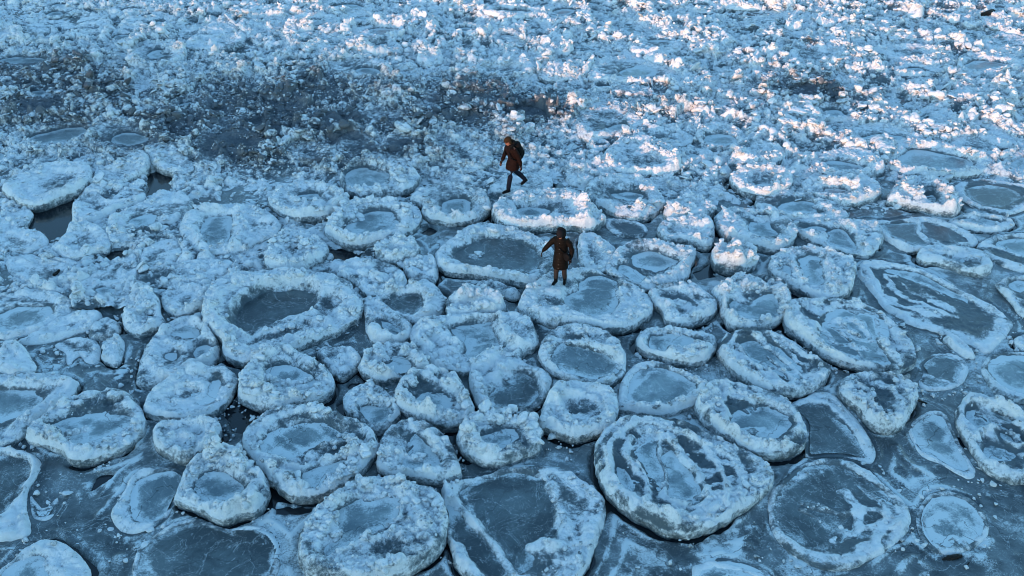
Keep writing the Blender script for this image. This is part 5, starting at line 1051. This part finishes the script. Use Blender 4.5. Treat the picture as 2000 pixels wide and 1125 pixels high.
def fuse(parts, voxel, smooth=3):
    """weld overlapping shapes into one continuous skin"""
    V, F, b = [], [], 0
    for v, f in parts: V.append(v); F.append(f + b); b += len(v)
    tmp = make_mesh('tmp', np.concatenate(V), np.concatenate(F), M_SKIN)
    m = tmp.modifiers.new('r', 'REMESH'); m.mode = 'VOXEL'; m.voxel_size = voxel; m.use_smooth_shade = True
    if smooth:
        s = tmp.modifiers.new('s', 'SMOOTH'); s.factor = 0.5; s.iterations = smooth
    dg = bpy.context.evaluated_depsgraph_get()
    me = bpy.data.meshes.new_from_object(tmp.evaluated_get(dg))
    old = tmp.data; bpy.data.objects.remove(tmp); bpy.data.meshes.remove(old)
    return me
def part(name, me, mat, parent, shape=None):
    me.name = name; me.materials.clear(); me.materials.append(mat)
    if shape is not None:
        n = len(me.vertices); co = np.empty(n * 3, np.float32); no = np.empty(n * 3, np.float32)
        me.vertices.foreach_get('co', co); me.vertex_normals.foreach_get('vector', no)
        co = co.reshape(-1, 3); no = no.reshape(-1, 3)
        co = co + no * shape(co)[:, None]; me.vertices.foreach_set('co', co.ravel().astype(np.float32)); me.update()
    me.polygons.foreach_set('use_smooth', np.ones(len(me.polygons), bool))
    o = bpy.data.objects.new(name, me); COL.objects.link(o)
    if parent: o.parent = parent
    return o
def hand(wrist, along, palm, thumb, s=1.0, curl=0.5):
    """palm, four unequal bent fingers and a thumb leaving the side of the palm"""
    w_, a, n, t = Vector(wrist), Vector(along).normalized(), Vector(palm).normalized(), Vector(thumb).normalized()
    out = [tube([w_, w_ + a * .03 * s, w_ + a * .065 * s, w_ + a * .095 * s], [(.026 * s, .02 * s), (.034 * s, .017 * s), (.042 * s, .016 * s), (.038 * s, .013 * s)])]
    for k, (off, L) in enumerate(((.030, .072), (.010, .082), (-.010, .076), (-.029, .060))):
        p0 = w_ + a * .088 * s + t * off * s; L *= s
        p1 = p0 + (a + n * curl * .3).normalized() * L * .42
        p2 = p1 + (a + n * curl * 1.0).normalized() * L * .33
        p3 = p2 + (a * .8 + n * curl * 1.7).normalized() * L * .25
        out.append(tube([p0, p1, p2, p3], [.0095 * s, .009 * s, .0085 * s, .006 * s], 10))
    p0 = w_ + a * .03 * s + t * .03 * s; p1 = p0 + (t * .8 + a * .7 + n * .3).normalized() * .036 * s; p2 = p1 + (t * .3 + a + n * .4).normalized() * .032 * s
    out.append(tube([p0, p1, p2], [.013 * s, .0105 * s, .008 * s], 10))
    return out
def head_parts(c, pitch, s=1.0):
    Rm = Matrix.Rotation(pitch, 3, 'Y'); c = Vector(c)
    def at(x, y, z): return c + Rm @ (Vector((x, y, z)) * s)
    sk = [ell(at(-.005, 0, .02), (.098 * s, .078 * s, .105 * s), Rm), ell(at(.03, 0, -.055), (.062 * s, .056 * s, .062 * s), Rm), ell(at(.062, 0, -.085), (.026 * s, .028 * s, .022 * s), Rm),
          tube([at(.088, 0, .02), at(.108, 0, -.014), at(.10, 0, -.026)], [.010 * s, .014 * s, .012 * s], 10), ell(at(.082, 0, .034), (.018 * s, .052 * s, .012 * s), Rm),
          ell(at(.086, 0, -.056), (.014 * s, .026 * s, .006 * s), Rm), ell(at(.084, 0, -.068), (.013 * s, .022 * s, .006 * s), Rm)]
    for q in (-1, 1): sk.append(ell(at(-.005, q * .080, -.008), (.022 * s, .010 * s, .032 * s), Rm))
    return sk, at, Rm
def floor_z(x, y):
    best = -0.05
    for O, lo, hi, H, V, sp in BUILT:
        if lo[0] <= x <= hi[0] and lo[1] <= y <= hi[1]:
            d = (V[:, 0] - x) ** 2 + (V[:, 1] - y) ** 2; k = np.argsort(d)[:12]
            if d[k[0]] < .02: best = max(best, float(V[k, 2].mean()))
    return best
def stand_at(px, py):
    z = .3
    for _ in range(5):
        g = ground(px, py, z); z = floor_z(g[0], g[1])
    return Vector((g[0], g[1], z))
def yaw_of(dx, dy): return math.atan2(dy, dx)
def turned(root, loc, yaw, s=1.0, wide=1.0):
    root.location = loc; root.rotation_euler = (0, 0, yaw); root.scale = (s, s * wide, s)

# --- walker with the backpack, striding towards the lower left
Y90 = Vector((0, 1, 0))
hc = (.185, 0, 1.605); skull, at, Rm = head_parts(hc, R(24))
LH, RH = (-.09, .262, .86), (.25, -.235, .92)
bodyp = skull + [tube([(.10, 0, 1.40), (.135, 0, 1.50), (.165, 0, 1.57)], [.062, .056, .058]),
    loft([((0, 0, .86), (.10, 0, 0), (0, .15, 0)), ((0, 0, .96), (.11, 0, 0), (0, .16, 0)), ((.02, 0, 1.12), (.10, 0, 0), (0, .145, 0)), ((.06, 0, 1.30), (.115, 0, 0), (0, .175, 0)), ((.09, 0, 1.42), (.085, 0, 0), (0, .16, 0)), ((.10, 0, 1.46), (.05, 0, 0), (0, .08, 0))]),
    tube([(.08, .16, 1.40), (.03, .235, 1.26), (-.03, .25, 1.12), (-.08, .258, .96), LH], [.058, .050, .042, .036, .028]),
    tube([(.08, -.16, 1.40), (.10, -.235, 1.26), (.12, -.25, 1.13), (.20, -.24, 1.01), RH], [.058, .050, .042, .036, .028]),
    tube([(0, .09, .92), (.10, .095, .70), (.17, .10, .51), (.215, .10, .30), (.24, .10, .09)], [.095, .078, .058, .052, .040]),
    tube([(0, -.09, .92), (-.08, -.095, .72), (-.14, -.10, .52), (-.31, -.10, .35), (-.43, -.10, .17)], [.095, .078, .058, .052, .040]),
    tube([(.19, .10, .06), (.30, .105, .05), (.43, .11, .035)], [.042, .042, .026]), tube([(-.51, -.10, .15), (-.43, -.105, .09), (-.33, -.11, .04)], [.042, .042, .026])]
bodyp += hand(LH, (-.15, .03, -1), (.5, -.8, 0), (.9, .1, 0)) + hand(RH, (.5, .05, -.8), (-.3, .9, 0), (.7, 0, .5))
man = part('person', fuse(bodyp, .0075, 2), M_SKIN, None)
tag(man, 'person with rust brown jacket, jeans and black backpack, striding to the left over snow', 'person', 'walkers crossing the ice')
def folds(seed, amp, sc=9.0):
    return lambda co: amp * (fbm(co[:, 0] * sc + co[:, 1] * sc * .8, co[:, 2] * sc * 1.6, seed, 3) - .5) * 2
jk = [loft([((.035, 0, .72), (.205, 0, 0), (0, .215, 0)), ((.03, 0, .84), (.19, 0, 0), (0, .21, 0)), ((.0, 0, .98), (.155, 0, 0), (0, .20, 0)), ((.02, 0, 1.12), (.155, 0, .02), (0, .205, 0)), ((.06, 0, 1.28), (.16, 0, .02), (0, .225, 0)), ((.085, 0, 1.39), (.13, 0, .02), (0, .21, 0)), ((.105, 0, 1.46), (.085, 0, .02), (0, .115, 0)), ((.125, 0, 1.51), (.08, 0, .03), (0, .085, 0))], 28),
      tube([(.08, .165, 1.40), (.03, .245, 1.26), (-.03, .262, 1.12), (-.07, .266, .99), (-.088, .264, .88)], [.082, .076, .068, .060, .056]),
      tube([(.08, -.165, 1.40), (.10, -.245, 1.26), (.12, -.262, 1.13), (.19, -.25, 1.03), (.24, -.238, .94)], [.082, .076, .068, .060, .056])]
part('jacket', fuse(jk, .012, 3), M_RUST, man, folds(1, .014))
tr = [ell((0, 0, .88), (.135, .175, .11)), tube([(0, .085, .90), (.10, .095, .70), (.17, .10, .51), (.21, .10, .30), (.235, .10, .13)], [.112, .096, .080, .072, .068]),
      tube([(0, -.085, .90), (-.08, -.095, .72), (-.14, -.10, .52), (-.30, -.10, .36), (-.44, -.10, .20)], [.112, .096, .080, .072, .068])]
part('trousers', fuse(tr, .011, 3), M_JEANS, man, folds(2, .010, 11))
part('boot', fuse([tube([(.185, .10, .055), (.28, .105, .055), (.38, .11, .05), (.45, .112, .035)], [(.046, .05), (.052, .05), (.052, .045), (.03, .03)]), tube([(.235, .10, .05), (.235, .10, .17)], [.058, .060])], .009, 3), M_LEATH, man)
part('boot', fuse([tube([(-.53, -.10, .165), (-.45, -.105, .115), (-.37, -.11, .06), (-.32, -.112, .035)], [(.046, .05), (.052, .05), (.052, .045), (.03, .03)]), tube([(-.475, -.10, .13), (-.42, -.10, .22)], [.058, .060])], .009, 3), M_LEATH, man)
hat = [ell(at(-.012, 0, .062), (.116, .096, .086), Rm), ell(at(.075, 0, .065), (.045, .075, .032), Rm), ell(at(-.02, .088, -.01), (.045, .022, .07), Rm), ell(at(-.02, -.088, -.01), (.045, .022, .07), Rm), ell(at(-.10, 0, .0), (.03, .075, .07), Rm)]
part('winter_cap', fuse(hat, .009, 3), M_CAP, man, folds(3, .004, 22))
part('hood', fuse([ell(at(-.12, 0, -.11), (.075, .12, .075), Rm), ell(at(-.03, .09, -.15), (.08, .045, .05), Rm), ell(at(-.03, -.09, -.15), (.08, .045, .05), Rm)], .01, 3), M_BLACK, man)
for q in (-1, 1): part('eye', fuse([ell(at(.086, q * .033, .012), (.012, .014, .010), Rm)], .004, 1), M_HAIR, man)
bp = bpy.data.objects.new('backpack', None); COL.objects.link(bp)
tag(bp, "black backpack worn high on the rust jacketed walker's back", 'backpack')
tl = Matrix.Rotation(R(12), 3, 'Y')
def bt(x, y, z): return Vector((-.155, 0, 1.235)) + tl @ Vector((x, y, z))
part('pack_body', fuse([ell(bt(-.01, 0, -.13), (.125, .165, .15), tl), ell(bt(-.015, 0, .02), (.135, .17, .17), tl), ell(bt(0, 0, .17), (.115, .15, .12), tl)], .012, 3), M_BLACK, bp, folds(4, .008))
part('front_pocket', fuse([ell(bt(-.115, 0, -.09), (.06, .12, .12), tl)], .012, 2), M_BLACK, bp)
part('top_flap', fuse([ell(bt(.0, 0, .25), (.11, .135, .045), tl)], .012, 2), M_BLACK, bp)
for q in (-1, 1):
    part('strap', fuse([tube([bt(.06, q * .10, .26), (.09, q * .115, 1.475), (.20, q * .12, 1.41), (.232, q * .135, 1.28), (.19, q * .175, 1.14), (.06, q * .20, 1.05), bt(.05, q * .15, -.2)], [(.028, .012)] * 7)], .008, 2), M_BLACK, bp)
fm = stand_at(1003, 371)
fm.z += .02
turned(man, fm, yaw_of(-.86, -.50), .95); turned(bp, fm, yaw_of(-.86, -.50), .95)
for hd in (hand(LH, (-.15, .03, -1), (.5, -.8, 0), (.9, .1, 0), 1.1) + [tube([(-.085, .261, .93), LH], [.050, .046])], hand(RH, (.5, .05, -.8), (-.3, .9, 0), (.7, 0, .5), 1.1) + [tube([(.225, -.237, .965), RH], [.050, .046])]):
    part('glove', fuse(hd, .0065, 2), M_BLACK, man)

# --- walker with the shoulder bag, coming towards the camera with one arm held out
hc = (.125, 0, 1.475); skull, at, Rm = head_parts(hc, R(34), .97)
RH, LH = (.12, -.50, .92), (.10, .305, .80)
bodyp = skull + [tube([(.05, 0, 1.28), (.08, 0, 1.37), (.105, 0, 1.44)], [.055, .048, .050]),
    loft([((0, 0, .76), (.10, 0, 0), (0, .155, 0)), ((0, 0, .86), (.11, 0, 0), (0, .165, 0)), ((.01, 0, 1.02), (.09, 0, 0), (0, .125, 0)), ((.03, 0, 1.18), (.11, 0, 0), (0, .15, 0)), ((.045, 0, 1.30), (.08, 0, 0), (0, .145, 0)), ((.055, 0, 1.34), (.045, 0, 0), (0, .07, 0))]),
    tube([(.03, -.15, 1.29), (.04, -.25, 1.20), (.06, -.335, 1.10), (.09, -.415, 1.01), RH], [.050, .043, .036, .032, .025]),
    tube([(.03, .15, 1.29), (.03, .26, 1.17), (.04, .315, 1.04), (.07, .315, .92), LH], [.050, .043, .036, .032, .025]),
    tube([(0, -.085, .82), (.04, -.095, .64), (.06, -.10, .46), (.07, -.105, .27), (.08, -.11, .08)], [.09, .074, .054, .048, .036]),
    tube([(0, .085, .82), (.045, .105, .65), (.065, .12, .47), (.02, .12, .28), (-.05, .12, .09)], [.09, .074, .054, .048, .036]),
    tube([(.04, -.10, .05), (.14, -.125, .045), (.25, -.15, .03)], [.038, .038, .024]), tube([(-.09, .115, .06), (.02, .135, .045), (.12, .155, .03)], [.038, .038, .024])]
bodyp += hand(RH, (.05, -.35, -.9), (-.2, .8, -.3), (.95, 0, 0), .92) + hand(LH, (.15, -.05, -1), (-.2, -.8, 0), (.95, 0, 0), .92)
lady = part('person', fuse(bodyp, .0075, 2), M_SKIN, None)
tag(lady, 'person in long brown quilted coat and dark knit hat, one arm out, walking nearer', 'person', 'walkers crossing the ice')
ct = [loft([((.03, 0, .49), (.205, 0, 0), (0, .228, 0)), ((.03, 0, .62), (.20, 0, 0), (0, .216, 0)), ((.02, 0, .80), (.185, 0, 0), (0, .198, 0)), ((.005, 0, .95), (.16, 0, 0), (0, .185, 0)), ((.02, 0, 1.10), (.16, 0, .01), (0, .192, 0)), ((.035, 0, 1.22), (.15, 0, .02), (0, .198, 0)), ((.045, 0, 1.30), (.125, 0, .02), (0, .18, 0)), ((.06, 0, 1.36), (.09, 0, .03), (0, .11, 0)), ((.075, 0, 1.40), (.085, 0, .03), (0, .09, 0))], 28),
      tube([(.03, -.14, 1.29), (.04, -.255, 1.20), (.06, -.34, 1.10), (.09, -.418, 1.01), (.11, -.475, .95)], [.080, .076, .070, .062, .055]),
      tube([(.03, .14, 1.29), (.03, .265, 1.17), (.04, .318, 1.04), (.068, .317, .93), (.092, .308, .84)], [.080, .078, .074, .064, .056])]
quilt = lambda co: .010 * np.abs(np.sin(co[:, 2] * math.pi / .085 + .6 * np.abs(co[:, 1]))) ** .6 - .006 + .006 * (fbm(co[:, 1] * 14, co[:, 2] * 14, 9, 2) - .5)
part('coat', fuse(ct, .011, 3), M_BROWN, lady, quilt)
for zb, xb in ((1.26, .19), (1.08, .185), (.95, .172), (.80, .203), (.66, .226), (.55, .233)):
    part('snap_button', fuse([ell((xb, -.005, zb), (.008, .013, .013))], .004, 1), M_METAL, lady)
tr = [ell((0, 0, .80), (.12, .165, .10)), tube([(0, -.08, .80), (.04, -.095, .64), (.06, -.10, .46), (.07, -.105, .28), (.078, -.11, .15)], [.10, .088, .075, .068, .064]),
      tube([(0, .08, .80), (.045, .105, .65), (.065, .12, .47), (.025, .12, .29), (-.03, .12, .16)], [.10, .088, .075, .068, .064])]
part('trousers', fuse(tr, .011, 3), M_TAUPE, lady, folds(12, .009, 12))
part('boot', fuse([tube([(.03, -.098, .05), (.12, -.12, .052), (.21, -.14, .046), (.275, -.156, .03)], [(.044, .046), (.050, .048), (.048, .042), (.028, .028)]), tube([(.075, -.11, .05), (.076, -.11, .20)], [.054, .060])], .009, 3), M_LEATH, lady)
part('boot', fuse([tube([(-.10, .112, .055), (-.01, .13, .052), (.08, .148, .046), (.145, .16, .03)], [(.044, .046), (.050, .048), (.048, .042), (.028, .028)]), tube([(-.055, .12, .06), (-.03, .12, .21)], [.054, .060])], .009, 3), M_LEATH, lady)
def ribs(co): return .003 * np.sin(np.arctan2(co[:, 1], co[:, 0] - .1) * 34)
part('knit_hat', fuse([ell(at(-.012, 0, .058), (.115, .095, .094), Rm), ell(at(-.004, 0, .028), (.116, .097, .036), Rm)], .008, 3), M_KNIT, lady, ribs)
part('hood', fuse([ell(at(-.125, 0, .0), (.06, .125, .135), Rm), ell(at(-.06, .105, -.05), (.075, .035, .11), Rm), ell(at(-.06, -.105, -.06), (.075, .035, .09), Rm), ell(at(-.02, 0, -.15), (.10, .12, .04), Rm)], .01, 3), M_BLACK, lady, folds(13, .008, 20))
part('hair', fuse([ell(at(-.02, .072, -.03), (.05, .022, .075), Rm), ell(at(-.02, -.072, -.03), (.05, .022, .075), Rm)], .008, 2), M_HAIR, lady)
for q in (-1, 1): part('eye', fuse([ell(at(.084, q * .032, .012), (.012, .013, .010), Rm)], .004, 1), M_HAIR, lady)
for hd in (hand(RH, (.05, -.35, -.9), (-.2, .8, -.3), (.95, 0, 0), 1.08, .7) + [tube([(.10, -.46, .965), RH], [.046, .042])], hand(LH, (.15, -.05, -1), (-.2, -.8, 0), (.95, 0, 0), 1.08, .8) + [tube([(.085, .312, .87), LH], [.046, .042])]):
    part('glove', fuse(hd, .0065, 2), M_BLACK, lady)
bag = bpy.data.objects.new('shoulder_bag', None); COL.objects.link(bag)
tag(bag, 'black shoulder bag hanging at the hip of the brown coated walker', 'bag')
bR = Matrix.Rotation(R(-25), 3, 'Z')
part('bag_body', fuse([ell((.14, .205, .87), (.07, .12, .12), bR), ell((.15, .20, .93), (.06, .115, .05), bR)], .01, 2), M_BLACK, bag)
part('bag_flap', fuse([ell((.185, .215, .90), (.035, .105, .085), bR)], .009, 2), M_BLACK, bag)
part('strap', fuse([tube([(.15, .13, .98), (.19, .06, 1.06), (.185, -.03, 1.17), (.15, -.10, 1.29), (.07, -.125, 1.385), (-.04, -.10, 1.35), (-.13, .02, 1.20), (-.14, .13, 1.02), (.06, .23, .95)], [(.018, .010)] * 9)], .007, 1), M_BLACK, bag)
part('strap_end', fuse([tube([(.16, .23, .79), (.165, .25, .70), (.16, .255, .62)], [(.014, .006), (.014, .006), (.010, .005)]), tube([(.14, .26, .79), (.15, .285, .72), (.155, .29, .66)], [(.012, .006), (.012, .006), (.008, .005)])], .005, 1), M_BLACK, bag)
fl = stand_at(1094, 553)
fl.z += .03
turned(lady, fl, yaw_of(-.30, -.95), .94, .90); turned(bag, fl, yaw_of(-.30, -.95), .94, .90)

# ------------------------------------------------------------------ driftwood frozen into the ice
def drift(name, label, cat, pts, rad, mat=M_WOOD):
    """pts: photo pixels along the piece; rad: half thickness in metres at each"""
    P = []
    for px, py in pts:
        g = ground(px, py, .1); z = max(0.0, floor_z(g[0], g[1])); g = ground(px, py, z + rad[0] * .6); P.append((g[0], g[1], z + rad[0] * .6))
    v, f = tube([tuple(p) for p in resample3(P, 9)], list(np.interp(np.linspace(0, 1, 9), np.linspace(0, 1, len(rad)), rad)), 14)
    o = part(name, fuse([(v, f)], max(.005, min(rad) * .3), 2), mat, None, lambda co: .8 * max(rad) * (fbm(co[:, 0] * 14, co[:, 1] * 14 + co[:, 2] * 20, 55, 4) - .5))
    tag(o, label, cat); return o
def resample3(P, n):
    P = np.array(P); L = np.concatenate([[0], np.cumsum(np.linalg.norm(np.diff(P, axis=0), axis=1))]); s = np.linspace(0, L[-1], n)
    return np.stack([np.interp(s, L, P[:, k]) for k in range(3)], -1)
drift('driftwood_log', 'short black log lying on grey sea ice near the bottom right corner', 'driftwood', [(1840, 1093), (1846, 1091), (1858, 1090), (1872, 1086), (1880, 1086)], [.022, .040, .050, .046, .024])
drift('wood_stick', 'tiny dark twig on the ice just right of the short black log', 'driftwood', [(1888, 1106), (1893, 1098)], [.014, .010])
drift('wood_splinter', 'dark splinter of wood on the low crusted floe at left', 'driftwood', [(105, 538), (110, 533), (116, 528)], [.035, .045, .03])
drift('wood_stick', 'thin dark stick beside the round knotted floe on the right', 'driftwood', [(1793, 782), (1802, 785), (1811, 788)], [.016, .02, .014])
drift('driftwood_log', 'dark forked log end poking out of lit rubble in the far right corner', 'driftwood', [(1916, 28), (1928, 27), (1940, 20)], [.09, .10, .06])
